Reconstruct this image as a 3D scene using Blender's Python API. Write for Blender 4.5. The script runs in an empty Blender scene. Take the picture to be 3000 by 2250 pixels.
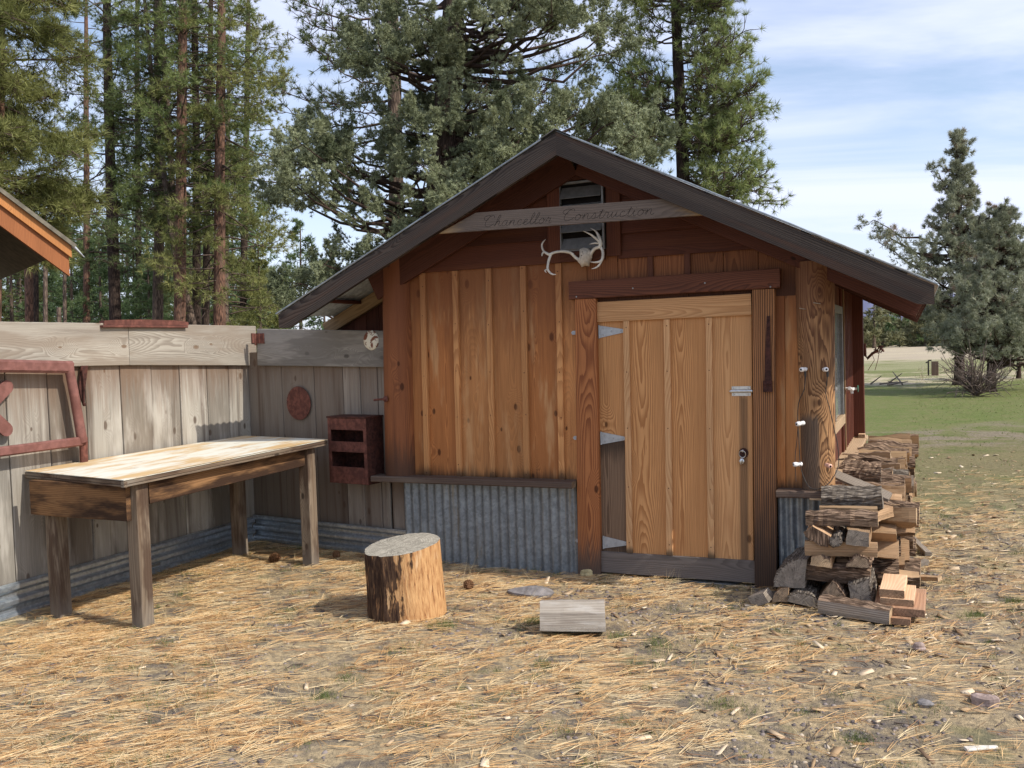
import bpy, math, random
import numpy as np
from mathutils import Vector, Matrix
random.seed(11)
rng = np.random.default_rng(11)
SC = bpy.context.scene
COL = SC.collection
R = math.radians

# ------------------------------------------------------------------ survey of the place
# world axes: X along the shed front (to the right), Y into the shed, Z up; origin at the foot of the door
DPX = 3000 / 2212
FOC = 2690.0
_A, _P, _R = R(24), R(2.36), math.atan(.0333)
FWH = np.array([-math.sin(_A), math.cos(_A), 0.])
RT = np.array([math.cos(_A), math.sin(_A), 0.])
UPW = np.array([0, 0, 1.])
FW = FWH * math.cos(_P) - UPW * math.sin(_P)
_up = FWH * math.sin(_P) + UPW * math.cos(_P)
IX = math.cos(_R) * RT - math.sin(_R) * _up
IY = math.sin(_R) * RT + math.cos(_R) * _up
EYE = np.array([2.04, -5.998, 1.6])


def ray(x, y):
    return IX * (x * DPX - 1500) / FOC + IY * (1125 - y * DPX) / FOC + FW


def on_ground(x, y, z=0.):
    d = ray(x, y)
    return EYE + d * ((z - EYE[2]) / d[2])


def on_plane(x, y, axis, val):
    d = ray(x, y)
    return EYE + d * ((val - EYE[axis]) / d[axis])


def on_any(x, y, p, n):
    d = ray(x, y)
    return EYE + d * (np.dot(np.array(p) - EYE, n) / np.dot(d, n))


def at(x, y, dist):
    return EYE + ray(x, y) * dist


def FR(x, y, Y=0.):
    p = on_plane(x, y, 1, Y)
    return p[0], p[2]


# ------------------------------------------------------------------ objects
def tag(o, label=None, cat=None, group=None, kind=None):
    if label: o['label'] = label
    if cat: o['category'] = cat
    if group: o['group'] = group
    if kind: o['kind'] = kind
    return o


def thing(name, label, cat, loc=(0, 0, 0), group=None):
    o = bpy.data.objects.new(name, None)
    o.empty_display_size = .1
    COL.objects.link(o)
    o.location = Vector([float(q) for q in loc])
    return tag(o, label, cat, group)


def world_base(o):
    b = Vector((0, 0, 0))
    while o is not None:
        b = b + o.location
        o = o.parent
    return b


def nrm(v):
    v = np.array(v, float)
    return v / (np.linalg.norm(v) + 1e-12)


class MB:
    """collects geometry and links it as ONE mesh object"""

    def __init__(s):
        s.V, s.F, s.G, s.T, s.M = [], [], [], [], []
        s.S = []

    def add(s, v, f, g=None, t=None, mi=0, smooth=False):
        b = len(s.V)
        n = len(v)
        s.V += [tuple(map(float, q)) for q in v]
        s.G += ([tuple(map(float, q)) for q in g] if g is not None else [(0., 0., 0.)] * n)
        s.T += ([tuple(map(float, q)) for q in t] if t is not None else [(9., 9., 0.)] * n)
        for q in f:
            s.F.append(tuple(b + i for i in q))
            s.M.append(mi)
            s.S.append(smooth)

    def board(s, p0, p1, bdir, W, T, seed=None, ch=.003, nseg=5, warp=.0015, mi=0, W1=None, off=(0, 0)):
        """plank from p0 to p1; width W along bdir, thickness T across"""
        p0, p1 = np.array(p0, float), np.array(p1, float)
        a = nrm(p1 - p0)
        L = np.linalg.norm(p1 - p0)
        b = np.array(bdir, float)
        b = nrm(b - a * np.dot(a, b))
        c = np.cross(a, b)
        if seed is None: seed = random.random()
        W1 = W if W1 is None else W1
        v, g, t = [], [], []
        w1 = (random.uniform(-1, 1) * warp, random.uniform(-1, 1) * warp)
        for k in range(nseg + 1):
            q = k / nseg
            ww = W + (W1 - W) * q
            sec = [(-ww / 2 + ch, -T / 2), (ww / 2 - ch, -T / 2), (ww / 2, -T / 2 + ch), (ww / 2, T / 2 - ch), (ww / 2 - ch, T / 2), (-ww / 2 + ch, T / 2), (-ww / 2, T / 2 - ch), (-ww / 2, -T / 2 + ch)]
            bow = math.sin(q * math.pi)
            j = (random.uniform(-1, 1) * warp * .5 if 0 < k < nseg else 0)
            for (x, y) in sec:
                v.append(p0 + a * L * q + b * (x + off[0] + w1[0] * bow + j) + c * (y + off[1] + w1[1] * bow))
                g.append((x + .8 * y, q * L, seed))
                t.append((q * L, L - q * L, 0))
        f = []
        for k in range(nseg):
            for i in range(8):
                i2 = (i + 1) % 8
                f.append((k * 8 + i, k * 8 + i2, (k + 1) * 8 + i2, (k + 1) * 8 + i))
        s.add(v, f, g, t, mi)
        for k, fl in ((0, True), (nseg, False)):
            vv = v[k * 8:k * 8 + 8]
            ww = W if k == 0 else W1
            gg = [(np.dot(q - p0, b), np.dot(q - p0, c), seed) for q in vv]
            s.add(vv, [tuple(range(7, -1, -1)) if fl else tuple(range(8))], gg, [(9 if not fl else 0, 9, 1)] * 8, mi)

    def box(s, lo, hi, seed=None, axis=None, **k):
        lo, hi = np.array(lo, float), np.array(hi, float)
        d = hi - lo
        if axis is None: axis = int(np.argmax(d))
        b = (axis + 1) % 3
        c = (axis + 2) % 3
        if d[b] < d[c]: b, c = c, b
        m = (lo + hi) / 2
        p0, p1 = m.copy(), m.copy()
        p0[axis], p1[axis] = lo[axis], hi[axis]
        bd = np.zeros(3)
        bd[b] = 1
        kk = dict(warp=0, nseg=1, ch=min(.002, d[c] * .2))
        kk.update(k)
        s.board(p0, p1, bd, d[b], d[c], seed, **kk)

    def tube(s, pts, rad, n=8, seed=None, mi=0, caps=True, smooth=True, jit=0.):
        pts = np.array(pts, float)
        m = len(pts)
        rad = np.full(m, rad, float) if np.isscalar(rad) else np.array(rad, float)
        if seed is None: seed = random.random()
        tg = np.gradient(pts, axis=0)
        tg /= np.linalg.norm(tg, axis=1)[:, None] + 1e-12
        up = np.array([0, 0, 1.]) if abs(tg[0][2]) < .9 else np.array([0, 1., 0])
        x = nrm(np.cross(up, tg[0]))
        L = np.concatenate([[0], np.cumsum(np.linalg.norm(np.diff(pts, axis=0), axis=1))])
        v, g, t = [], [], []
        for k in range(m):
            x = nrm(x - tg[k] * np.dot(x, tg[k]))
            y = np.cross(tg[k], x)
            for i in range(n):
                a = 2 * math.pi * i / n
                r = rad[k] * (1 + (random.uniform(-jit, jit) if jit else 0))
                v.append(pts[k] + x * math.cos(a) * r + y * math.sin(a) * r)
                aa = a if a <= math.pi else 2 * math.pi - a
                g.append((aa * max(rad[0], rad[-1]), L[k], seed))
                t.append((L[k], L[-1] - L[k], 0))
        f = []
        for k in range(m - 1):
            for i in range(n):
                i2 = (i + 1) % n
                f.append((k * n + i, k * n + i2, (k + 1) * n + i2, (k + 1) * n + i))
        s.add(v, f, g, t, mi, smooth)
        if caps:
            for k in (0, m - 1):
                vv = v[k * n:k * n + n]
                gg = [(rad[k] * math.cos(2 * math.pi * i / n), rad[k] * math.sin(2 * math.pi * i / n), seed) for i in range(n)]
                s.add(vv, [tuple(range(n - 1, -1, -1)) if k == 0 else tuple(range(n))], gg, [(9, 9, 1)] * n, mi)

    def plate(s, poly, nvec, T, seed=None, mi=0):
        """closed outline (3-D points) given a thickness along nvec"""
        poly = [np.array(p, float) for p in poly]
        nv = nrm(nvec)
        m = len(poly)
        if seed is None: seed = random.random()
        c = sum(poly) / m
        a = nrm(poly[1] - poly[0])
        b = np.cross(nv, a)
        gg = [(np.dot(p - c, b), np.dot(p - c, a), seed) for p in poly]
        A = [p + nv * T / 2 for p in poly]
        B = [p - nv * T / 2 for p in poly]
        s.add(A, [tuple(range(m))], gg, None, mi)
        s.add(B, [tuple(range(m - 1, -1, -1))], gg, None, mi)
        for i in range(m):
            j = (i + 1) % m
            s.add([A[i], B[i], B[j], A[j]], [(0, 1, 2, 3)], [gg[i], gg[i], gg[j], gg[j]], None, mi)

    def lathe(s, prof, o, axis, n=16, mi=0, smooth=True, seed=.3):
        axis = nrm(axis)
        u = nrm(np.cross(axis, (0, 0, 1) if abs(axis[2]) < .9 else (1, 0, 0)))
        w = np.cross(axis, u)
        o = np.array(o, float)
        v, g = [], []
        for (r, h) in prof:
            for i in range(n):
                a = 2 * math.pi * i / n
                v.append(o + axis * h + u * math.cos(a) * r + w * math.sin(a) * r)
                g.append((math.cos(a) * r, math.sin(a) * r + h, seed))
        f = []
        for k in range(len(prof) - 1):
            for i in range(n):
                i2 = (i + 1) % n
                f.append((k * n + i, k * n + i2, (k + 1) * n + i2, (k + 1) * n + i))
        f.append(tuple(range(n - 1, -1, -1)))
        m = (len(prof) - 1) * n
        f.append(tuple(range(m, m + n)))
        s.add(v, f, g, None, mi, smooth)

    def sheet(s, o, a, b, n, W, H, period, amp, T=.0012, mi=0, seg=8, nb=2, sharp=False):
        """corrugated sheet: waves run along a, flutes along b"""
        o, a, b, n = np.array(o, float), nrm(a), nrm(b), nrm(n)
        na = max(2, int(W / period * seg))
        v, g, t = [], [], []
        for side in (0, 1):
            for i in range(na + 1):
                x = W * i / na
                h = amp * math.sin(2 * math.pi * x / period)
                if sharp: h = amp * max(-1, min(1, 2.2 * math.sin(2 * math.pi * x / period)))
                for k in range(nb + 1):
                    y = H * k / nb
                    v.append(o + a * x + b * y + n * (h - side * T))
                    g.append((x, y, .5))
                    t.append((y, H - y, 0))
        f = []
        m = nb + 1
        N = (na + 1) * m
        for i in range(na):
            for k in range(nb):
                p = i * m + k
                f.append((p, p + m, p + m + 1, p + 1))
                f.append((N + p, N + p + 1, N + p + m + 1, N + p + m))
        s.add(v, f, g, t, mi, True)

    def build(s, name, mat, parent=None, label=None):
        me = bpy.data.meshes.new(name)
        base = world_base(parent) if parent is not None else None
        V = np.array(s.V, float)
        if base is None:
            c = V.mean(axis=0)
            base = Vector((float(c[0]), float(c[1]), float(V[:, 2].min())))
        V = V - np.array(base)
        me.from_pydata(V.tolist(), [], s.F)
        for m in (mat if isinstance(mat, (list, tuple)) else [mat]): me.materials.append(m)
        me.polygons.foreach_set('material_index', s.M)
        me.polygons.foreach_set('use_smooth', s.S)
        for nm, dat in (('g', s.G), ('t', s.T)):
            at_ = me.attributes.new(nm, 'FLOAT_VECTOR', 'POINT')
            at_.data.foreach_set('vector', np.array(dat, np.float32).ravel())
        o = bpy.data.objects.new(name, me)
        COL.objects.link(o)
        if parent is not None:
            o.parent = parent
        else:
            o.location = base
        if label: o['label'] = label
        return o


def raw_mesh(name, V, F, mat, tone=None, parent=None, base=None, smooth=False):
    """big meshes straight from arrays; F is (n,3) or (n,4)"""
    V = np.asarray(V, np.float32)
    F = np.asarray(F, np.int32)
    if parent is not None: base = world_base(parent)
    if base is None: base = Vector((0, 0, 0))
    me = bpy.data.meshes.new(name)
    V = V - np.array(base, np.float32)
    k = F.shape[1]
    me.vertices.add(len(V))
    me.vertices.foreach_set('co', V.ravel())
    me.loops.add(F.size)
    me.loops.foreach_set('vertex_index', F.ravel())
    me.polygons.add(len(F))
    me.polygons.foreach_set('loop_start', np.arange(0, F.size, k, dtype=np.int32))
    me.polygons.foreach_set('loop_total', np.full(len(F), k, np.int32))
    if smooth: me.polygons.foreach_set('use_smooth', np.ones(len(F), bool))
    if tone is not None:
        a = me.attributes.new('tone', 'FLOAT', 'POINT')
        a.data.foreach_set('value', np.asarray(tone, np.float32).ravel())
    me.update(calc_edges=True)
    if isinstance(mat, (list, tuple)):
        for m in mat: me.materials.append(m)
    elif mat: me.materials.append(mat)
    o = bpy.data.objects.new(name, me)
    COL.objects.link(o)
    if parent is not None:
        o.parent = parent
    else:
        o.location = base
    return o


# ------------------------------------------------------------------ node helper
class NT:
    def __init__(s, mat):
        mat.use_nodes = True
        s.t = mat.node_tree
        s.t.nodes.clear()

    def n(s, typ, ins=None, **props):
        nd = s.t.nodes.new(typ)
        for k, v in props.items(): setattr(nd, k, v)
        for k, v in (ins or {}).items():
            sk = nd.inputs[k]
            if isinstance(v, bpy.types.NodeSocket):
                s.t.links.new(v, sk)
            else:
                if isinstance(v, (tuple, list)) and len(v) == 3 and sk.type == 'RGBA': v = (*v, 1)
                sk.default_value = v
        return nd

    def m(s, op, a, b=0., c=None, clamp=False):
        nd = s.n('ShaderNodeMath', {0: a, 1: b}, operation=op, use_clamp=clamp)
        if c is not None:
            if isinstance(c, bpy.types.NodeSocket): s.t.links.new(c, nd.inputs[2])
            else: nd.inputs[2].default_value = c
        return nd.outputs[0]

    def ss(s, x, a, b):
        nd = s.n('ShaderNodeMapRange', {'Value': x, 'From Min': a, 'From Max': b}, interpolation_type='SMOOTHSTEP')
        return nd.outputs[0]

    def mix(s, f, a, b, blend='MIX'):
        nd = s.n('ShaderNodeMix', data_type='RGBA', blend_type=blend)
        nd.clamp_factor = True
        for k, v in ((0, f), (6, a), (7, b)):
            if isinstance(v, bpy.types.NodeSocket): s.t.links.new(v, nd.inputs[k])
            else:
                nd.inputs[k].default_value = (*v, 1) if isinstance(v, (tuple, list)) and len(v) == 3 else v
        return nd.outputs[2]

    def noise(s, vec, scale, detail=3, rough=.55, dist=0.):
        return s.n('ShaderNodeTexNoise', {'Vector': vec, 'Scale': scale, 'Detail': detail, 'Roughness': rough, 'Distortion': dist}).outputs[0]

    def attr(s, name):
        return s.n('ShaderNodeAttribute', attribute_name=name)

    def xyz(s, x, y, z):
        return s.n('ShaderNodeCombineXYZ', {0: x, 1: y, 2: z}).outputs[0]

    def out(s, color, rough=.7, metal=0., bump=None, bstr=.3, bdist=.005, spec=.3, normal=None, **extra):
        ins = {'Base Color': color, 'Roughness': rough, 'Metallic': metal, 'Specular IOR Level': spec}
        ins.update(extra)
        p = s.n('ShaderNodeBsdfPrincipled', ins)
        if bump is not None:
            b = s.n('ShaderNodeBump', {'Height': bump, 'Strength': bstr, 'Distance': bdist})
            s.t.links.new(b.outputs[0], p.inputs['Normal'])
        o = s.n('ShaderNodeOutputMaterial')
        s.t.links.new(p.outputs[0], o.inputs[0])
        return p


def wood(name, light, dark, rings=80., ringstr=.55, knots=.6, tonevar=.16, alt=None, streak=None, bottom=None, top=None,
         blot=None, rough=.68, endcol=None, bstr=.35, fiber=.22, knotcol=None, wav=1., stripe=None):
    """flat-sawn board: growth rings cut by the board plane, knots, fibres, weather stains, tones toward the ends"""
    mt = bpy.data.materials.new(name)
    N = NT(mt)
    g = N.n('ShaderNodeSeparateXYZ', {0: N.attr('g').outputs['Vector']})
    t = N.n('ShaderNodeSeparateXYZ', {0: N.attr('t').outputs['Vector']})
    u, v, s = g.outputs
    end = t.outputs[2]
    s1 = N.m('FRACT', N.m('MULTIPLY', s, 7.13))
    s2 = N.m('FRACT', N.m('MULTIPLY', s, 31.7))
    s3 = N.m('FRACT', N.m('MULTIPLY', s, 113.3))
    so = N.m('MULTIPLY', s, 57.)
    uc = N.m('MULTIPLY', N.m('SUBTRACT', s1, .5), .16)
    # knots
    kv = N.xyz(N.m("MULTIPLY", N.m("ADD", u, so), 5.), N.m("MULTIPLY", v, 2.7), so)
    vor = N.n('ShaderNodeTexVoronoi', {'Vector': kv, 'Scale': 1., 'Randomness': 1.}, voronoi_dimensions='2D')
    kd = vor.outputs['Distance']
    kr = N.n('ShaderNodeSeparateColor', {0: vor.outputs['Color']})
    kon = N.m('LESS_THAN', kr.outputs[0], knots)
    ksz = N.m("MULTIPLY_ADD", kr.outputs[1], .05, .03)
    kb = N.m('MULTIPLY', N.ss(kd, .42, .0), kon)
    low = N.noise(N.xyz(N.m('MULTIPLY', u, 2.), N.m('MULTIPLY', v, .55), so), 1., 2, .5)
    mid = N.noise(N.xyz(N.m('MULTIPLY', u, 14.), N.m('MULTIPLY', v, 1.6), so), 1., 3, .55)
    d = N.m('MULTIPLY_ADD', N.m('MULTIPLY', low, N.m('MULTIPLY_ADD', s2, 1.0, .25)), .28 * wav, -.06)
    du = N.m('SUBTRACT', u, uc)
    F = N.m('SQRT', N.m('ADD', N.m('MULTIPLY', du, du), N.m('MULTIPLY', d, d)))
    F = N.m('ADD', F, N.m('MULTIPLY', mid, .022 * wav))
    F = N.m('ADD', F, N.m('MULTIPLY', kb, .055))
    Fe = N.m('SQRT', N.m('ADD', N.m('POWER', N.m('ADD', u, .06), 2.), N.m('POWER', N.m('ADD', v, .05), 2.)))
    F = N.m('ADD', N.m('MULTIPLY', F, N.m('SUBTRACT', 1., end)), N.m('MULTIPLY', Fe, end))
    rg = N.m('FRACT', N.m('MULTIPLY', F, rings))
    ring = N.m('MULTIPLY', N.ss(rg, .15, .9), N.ss(rg, 1., .93))
    fib = N.noise(N.xyz(N.m('MULTIPLY', u, 330.), N.m('MULTIPLY', v, 5.), so), 1., 2, .6)
    fib2 = N.noise(N.xyz(N.m('MULTIPLY', u, 60.), N.m('MULTIPLY', v, 1.4), so), 1., 3, .6)
    c = N.mix(N.m('MULTIPLY', ring, ringstr), light, dark)
    if alt: c = N.mix(N.m('MULTIPLY', s2, alt[1]), c, alt[0])
    c = N.mix(N.m('MULTIPLY', N.ss(fib2, .5, .8), .35), c, dark)
    tone = N.m('MULTIPLY_ADD', s3, tonevar * 2, 1 - tonevar)
    tone = N.m('MULTIPLY', tone, N.m('MULTIPLY_ADD', fib, fiber * 2, 1 - fiber))
    blow = N.noise(N.xyz(N.m('MULTIPLY', u, 5.), N.m('MULTIPLY', v, 1.), so), 1., 3, .6)
    tone = N.m('MULTIPLY', tone, N.m('MULTIPLY_ADD', blow, .5, .75))
    c = N.mix(1., c, N.n('ShaderNodeCombineColor', {0: tone, 1: tone, 2: tone}).outputs[0], 'MULTIPLY')
    kcol = knotcol or tuple(q * .35 for q in dark)
    kk = N.m('MULTIPLY', N.ss(kd, N.m('MULTIPLY', ksz, 1.5), N.m('MULTIPLY', ksz, .75)), kon)
    kk = N.m('MULTIPLY', kk, N.m('SUBTRACT', 1., end))
    c = N.mix(N.m('MULTIPLY', kk, .85), c, kcol)
    if streak:
        col, amt, su, sv = streak
        sn = N.noise(N.xyz(N.m('MULTIPLY', u, su), N.m('MULTIPLY', v, sv), N.m('ADD', so, 9.)), 1., 3, .6)
        c = N.mix(N.m('MULTIPLY', N.ss(sn, .48, .72), amt), c, col)
    if blot:
        col, amt, sc, lo, hi = blot
        bn = N.noise(N.xyz(N.m('MULTIPLY', u, sc * 4.5), N.m('MULTIPLY', v, sc * .8), N.m('ADD', so, 3.)), 1., 4, .6)
        c = N.mix(N.m('MULTIPLY', N.ss(bn, lo, hi), amt), c, col)
    edge = N.noise(N.xyz(N.m('MULTIPLY', u, 45.), N.m('MULTIPLY', v, 3.), so), 1., 3, .6)
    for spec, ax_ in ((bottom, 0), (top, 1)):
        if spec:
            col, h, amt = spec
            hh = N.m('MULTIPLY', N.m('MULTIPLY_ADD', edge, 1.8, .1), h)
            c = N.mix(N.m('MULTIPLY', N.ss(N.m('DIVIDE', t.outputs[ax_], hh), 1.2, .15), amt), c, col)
    if stripe:
        col, u0, u1, v0, v1, amt = stripe
        wu = N.m('ADD', u, N.m('MULTIPLY', N.m('SUBTRACT', fib2, .5), .02))
        wv = N.m('ADD', v, N.m('MULTIPLY', N.m('SUBTRACT', edge, .5), .12))
        ms = N.m('MULTIPLY', N.m('MULTIPLY', N.ss(wu, u0 - .012, u0 + .010), N.ss(wu, u1 + .008, u1 - .008)), N.m('MULTIPLY', N.ss(wv, v0 - .03, v0 + .03), N.ss(wv, v1 + .03, v1 - .03)))
        c = N.mix(N.m('MULTIPLY', ms, N.m('MULTIPLY_ADD', fib2, .5, amt - .25)), c, N.mix(N.m('MULTIPLY', ring, .6), col, tuple(q * .45 for q in col)))
    if endcol:
        an = N.m('ARCTAN2', N.m('ADD', v, .05), N.m('ADD', u, .06))
        ck = N.noise(N.xyz(N.m('MULTIPLY', an, 7.), N.m('MULTIPLY', Fe, 6.), so), 1., 3, .6)
        ck = N.m('MULTIPLY', N.ss(N.m('ABSOLUTE', N.m('SUBTRACT', ck, .5)), .022, .004), .8)
        blm = N.noise(N.xyz(N.m('MULTIPLY', u, 28.), N.m('MULTIPLY', v, 28.), so), 1., 4, .65)
        ec = N.mix(N.m('MULTIPLY', ring, .65), endcol, tuple(q * .5 for q in endcol))
        ec = N.mix(N.ss(blm, .38, .68), tuple(q * .6 for q in endcol), ec)
        ec = N.mix(ck, ec, tuple(q * .18 for q in endcol))
        c = N.mix(end, c, ec)
    hgt = N.m('ADD', N.m('MULTIPLY', ring, -.5), N.m('MULTIPLY', fib, .9))
    hgt = N.m('ADD', hgt, N.m('MULTIPLY', fib2, .6))
    N.out(c, rough, bump=hgt, bstr=bstr, bdist=.0025, spec=.22)
    return mt


def plain(name, col, rough=.6, metal=0., var=.25, scale=30., bump=.15, spec=.3, col2=None, amt=.6):
    mt = bpy.data.materials.new(name)
    N = NT(mt)
    tc = N.n('ShaderNodeTexCoord').outputs['Object']
    a = N.noise(tc, scale, 5, .6)
    c = N.mix(N.ss(a, .3, .7), tuple(q * (1 - var) for q in col), tuple(min(1, q * (1 + var)) for q in col))
    if col2:
        b = N.noise(tc, scale * .35, 5, .65)
        c = N.mix(N.m('MULTIPLY', N.ss(b, .45, .62), amt), c, col2)
    N.out(c, rough, metal, bump=a, bstr=bump, bdist=.003, spec=spec)
    return mt


def bark_mat(name, a, b, su=60., sv=9., bstr=.9, col3=None):
    mt = bpy.data.materials.new(name)
    N = NT(mt)
    g = N.n('ShaderNodeSeparateXYZ', {0: N.attr('g').outputs['Vector']})
    u, v, s = g.outputs
    so = N.m('MULTIPLY', s, 57.)
    wob = N.noise(N.xyz(N.m('MULTIPLY', u, su * .5), N.m('MULTIPLY', v, sv * .8), so), 1., 4, .6)
    p = N.xyz(N.m('ADD', N.m('MULTIPLY', u, su), N.m('MULTIPLY', wob, 2.2)), N.m('ADD', N.m('MULTIPLY', v, sv), wob), so)
    vo = N.n('ShaderNodeTexVoronoi', {'Vector': p, 'Scale': 1.}, feature='DISTANCE_TO_EDGE').outputs['Distance']
    n = N.noise(N.xyz(N.m('MULTIPLY', u, su * 1.6), N.m('MULTIPLY', v, sv * 1.1), so), 1., 6, .7)
    h = N.m('ADD', N.m('MULTIPLY', N.ss(vo, 0., .3), .55), N.m('MULTIPLY', n, 1.25))
    c = N.mix(N.ss(h, .4, 1.3), b, a)
    if col3:
        c = N.mix(N.m('MULTIPLY', N.ss(N.noise(N.xyz(N.m('MULTIPLY', u, 6.), N.m('MULTIPLY', v, 1.2), so), 1., 4, .6), .45, .65), .8), c, col3)
    N.out(c, .9, bump=h, bstr=bstr, bdist=.012, spec=.1)
    return mt


def foliage_mat(name, dark, light, trans=.25, warm=None):
    mt = bpy.data.materials.new(name)
    N = NT(mt)
    tn = N.attr('tone').outputs['Fac']
    c = N.mix(tn, dark, light)
    if warm: c = N.mix(N.ss(tn, .93, .97), c, warm)
    df = N.n('ShaderNodeBsdfPrincipled', {'Base Color': c, 'Roughness': .55, 'Specular IOR Level': .25})
    tr = N.n('ShaderNodeBsdfTranslucent', {'Color': c})
    mx = N.n('ShaderNodeMixShader', {0: trans, 1: df.outputs[0], 2: tr.outputs[0]})
    o = N.n('ShaderNodeOutputMaterial', {0: mx.outputs[0]})
    return mt


# ------------------------------------------------------------------ camera, sun, sky
cam = bpy.data.cameras.new('camera')
camo = bpy.data.objects.new('camera', cam)
COL.objects.link(camo)
M = Matrix.Identity(4)
for i in range(3):
    M[i][0], M[i][1], M[i][2], M[i][3] = IX[i], IY[i], -FW[i], EYE[i]
camo.matrix_world = M
cam.sensor_width = 36
cam.lens = 36 * FOC / 3000
cam.clip_start, cam.clip_end = .05, 9000
SC.camera = camo
SUN_AZ, SUN_EL = R(-5.5), R(43)
sdir = Vector((math.cos(SUN_AZ) * math.cos(SUN_EL), math.sin(SUN_AZ) * math.cos(SUN_EL), math.sin(SUN_EL)))
sl = bpy.data.lights.new('sun', 'SUN')
sl.energy = 3.0
sl.angle = R(.6)
sl.color = (1, .945, .86)
so_ = bpy.data.objects.new('sun', sl)
COL.objects.link(so_)
so_.rotation_euler = (-sdir).to_track_quat('-Z', 'Y').to_euler()
so_.location = (20, -3, 20)
W = bpy.data.worlds.new('World')
SC.world = W
W.use_nodes = True
N = NT(W)
sky = N.n('ShaderNodeTexSky', sky_type='NISHITA', sun_disc=False, sun_elevation=SUN_EL, sun_rotation=math.pi / 2 - SUN_AZ, air_density=1., dust_density=1.2, ozone_density=1.5)
tc = N.n('ShaderNodeTexCoord').outputs['Generated']
sp = N.n('ShaderNodeSeparateXYZ', {0: tc})
zz = N.m('MAXIMUM', N.m('ADD', sp.outputs[2], .12), .04)
cx = N.m('DIVIDE', sp.outputs[0], zz)
cy = N.m('DIVIDE', sp.outputs[1], zz)
# cirrus drawn out into long streaks
a_ = R(24)
ex = N.m('ADD', N.m('MULTIPLY', cx, math.cos(a_)), N.m('MULTIPLY', cy, math.sin(a_)))
ey = N.m('SUBTRACT', N.m('MULTIPLY', cy, math.cos(a_)), N.m('MULTIPLY', cx, math.sin(a_)))
cl = N.noise(N.xyz(N.m('MULTIPLY', ex, .42), N.m('MULTIPLY', ey, 1.15), 2.3), 1., 6, .56, .7)
cl2 = N.noise(N.xyz(N.m('MULTIPLY', ex, .35), N.m('MULTIPLY', ey, .45), 7.7), 1., 3, .5)
cf = N.ss(N.m('ADD', N.m('MULTIPLY', cl, .75), N.m('MULTIPLY', cl2, .4)), .44, .74)
cf = N.m('MULTIPLY_ADD', cf, .74, .13)
cf = N.m('MAXIMUM', cf, N.m('MULTIPLY', N.ss(sp.outputs[2], .34, .02), .62))
skc = N.mix(cf, sky.outputs[0], (5.2, 5.5, 6.9))
bg = N.n('ShaderNodeBackground', {'Color': skc, 'Strength': .13})
N.n('ShaderNodeOutputWorld', {0: bg.outputs[0]})
SC.view_settings.view_transform = 'Standard'
SC.view_settings.look = 'None'
SC.view_settings.exposure = 0.55
SC.view_settings.gamma = 1
SC.view_settings.use_curve_mapping = False
SC.cycles.max_bounces = 7
SC.cycles.diffuse_bounces = 3
SC.cycles.use_denoising = True

# ------------------------------------------------------------------ materials
MT = {}
cedar_l, cedar_d = (.60, .345, .165), (.36, .165, .065)
MT['siding'] = wood('cedar_siding', (.50, .195, .060), (.19, .052, .015), rings=130, knots=.55, tonevar=.22, ringstr=.6, alt=((.56, .27, .10), .6), bottom=((.022, .015, .011), .12, .95), top=((.16, .055, .022), .75, .75), streak=((.20, .075, .026), .4, 9., .5), blot=((.62, .37, .17), .6, 1.6, .5, .65), endcol=(.3, .2, .12))  # dark red tops: unweathered wood plus gable shade painted into the colour
MT['door'] = wood('cedar_door', (.62, .315, .125), (.31, .115, .034), rings=120, knots=.22, tonevar=.1, ringstr=.7, bottom=((.05, .035, .025), .03, .7), endcol=(.35, .25, .15))
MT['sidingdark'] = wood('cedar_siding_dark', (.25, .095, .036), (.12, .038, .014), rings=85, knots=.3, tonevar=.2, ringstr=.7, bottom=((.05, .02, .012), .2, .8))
MT['sidingbat'] = wood('cedar_batten', (.56, .275, .105), (.30, .11, .034), rings=110, knots=.15, tonevar=.14, bottom=((.03, .02, .014), .07, .85), top=((.20, .08, .035), .6, .6))  # tops darken like the siding, painted gable shade included
MT['doorstain'] = wood('cedar_door_stained', (.26, .165, .10), (.085, .050, .030), rings=105, knots=.1, tonevar=.1, ringstr=.7, top=((.04, .026, .018), .14, .8), streak=((.10, .065, .042), .6, 18, .6))
MT['doorlatch'] = wood('cedar_door_latch_side', (.62, .335, .145), (.35, .145, .05), rings=115, knots=.3, tonevar=.05, bottom=((.04, .03, .022), .10, .85), stripe=((.10, .062, .038), .045, .094, -.1, 1.19, .7))
MT['doorbat'] = wood('cedar_door_batten', (.64, .37, .175), (.42, .19, .075), rings=110, knots=.05, tonevar=.06, bottom=((.05, .04, .028), .05, .85))
MT['stain'] = wood('dark_water_stain', (.10, .072, .05), (.05, .034, .023), rings=80, knots=.0, streak=((.3, .2, .12), .3, 20, .8), top=((.33, .22, .13), .06, .5))
MT['rail'] = wood('door_rail', (.56, .31, .14), (.33, .15, .055), rings=110, knots=.1, tonevar=.05)
MT['greyrail'] = wood('grey_rail', (.20, .165, .14), (.095, .075, .062), rings=110, knots=.2, tonevar=.1, streak=((.09, .07, .06), .5, 14, 1))
MT['red'] = wood('red_trim', (.40, .155, .055), (.17, .05, .018), rings=105, knots=.12, tonevar=.1, ringstr=.8, bottom=((.085, .065, .052), .3, .9))
MT['header'] = wood('dark_header', (.135, .048, .025), (.06, .021, .012), rings=120, knots=.1, ringstr=.75, streak=((.05, .022, .015), .4, 8, .5))
MT['jamb'] = wood('dark_jamb', (.46, .21, .085), (.06, .026, .014), rings=75, ringstr=.95, knots=.05, bottom=((.04, .03, .024), .85, .85), streak=((.08, .035, .02), .5, 16, .4))
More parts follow.
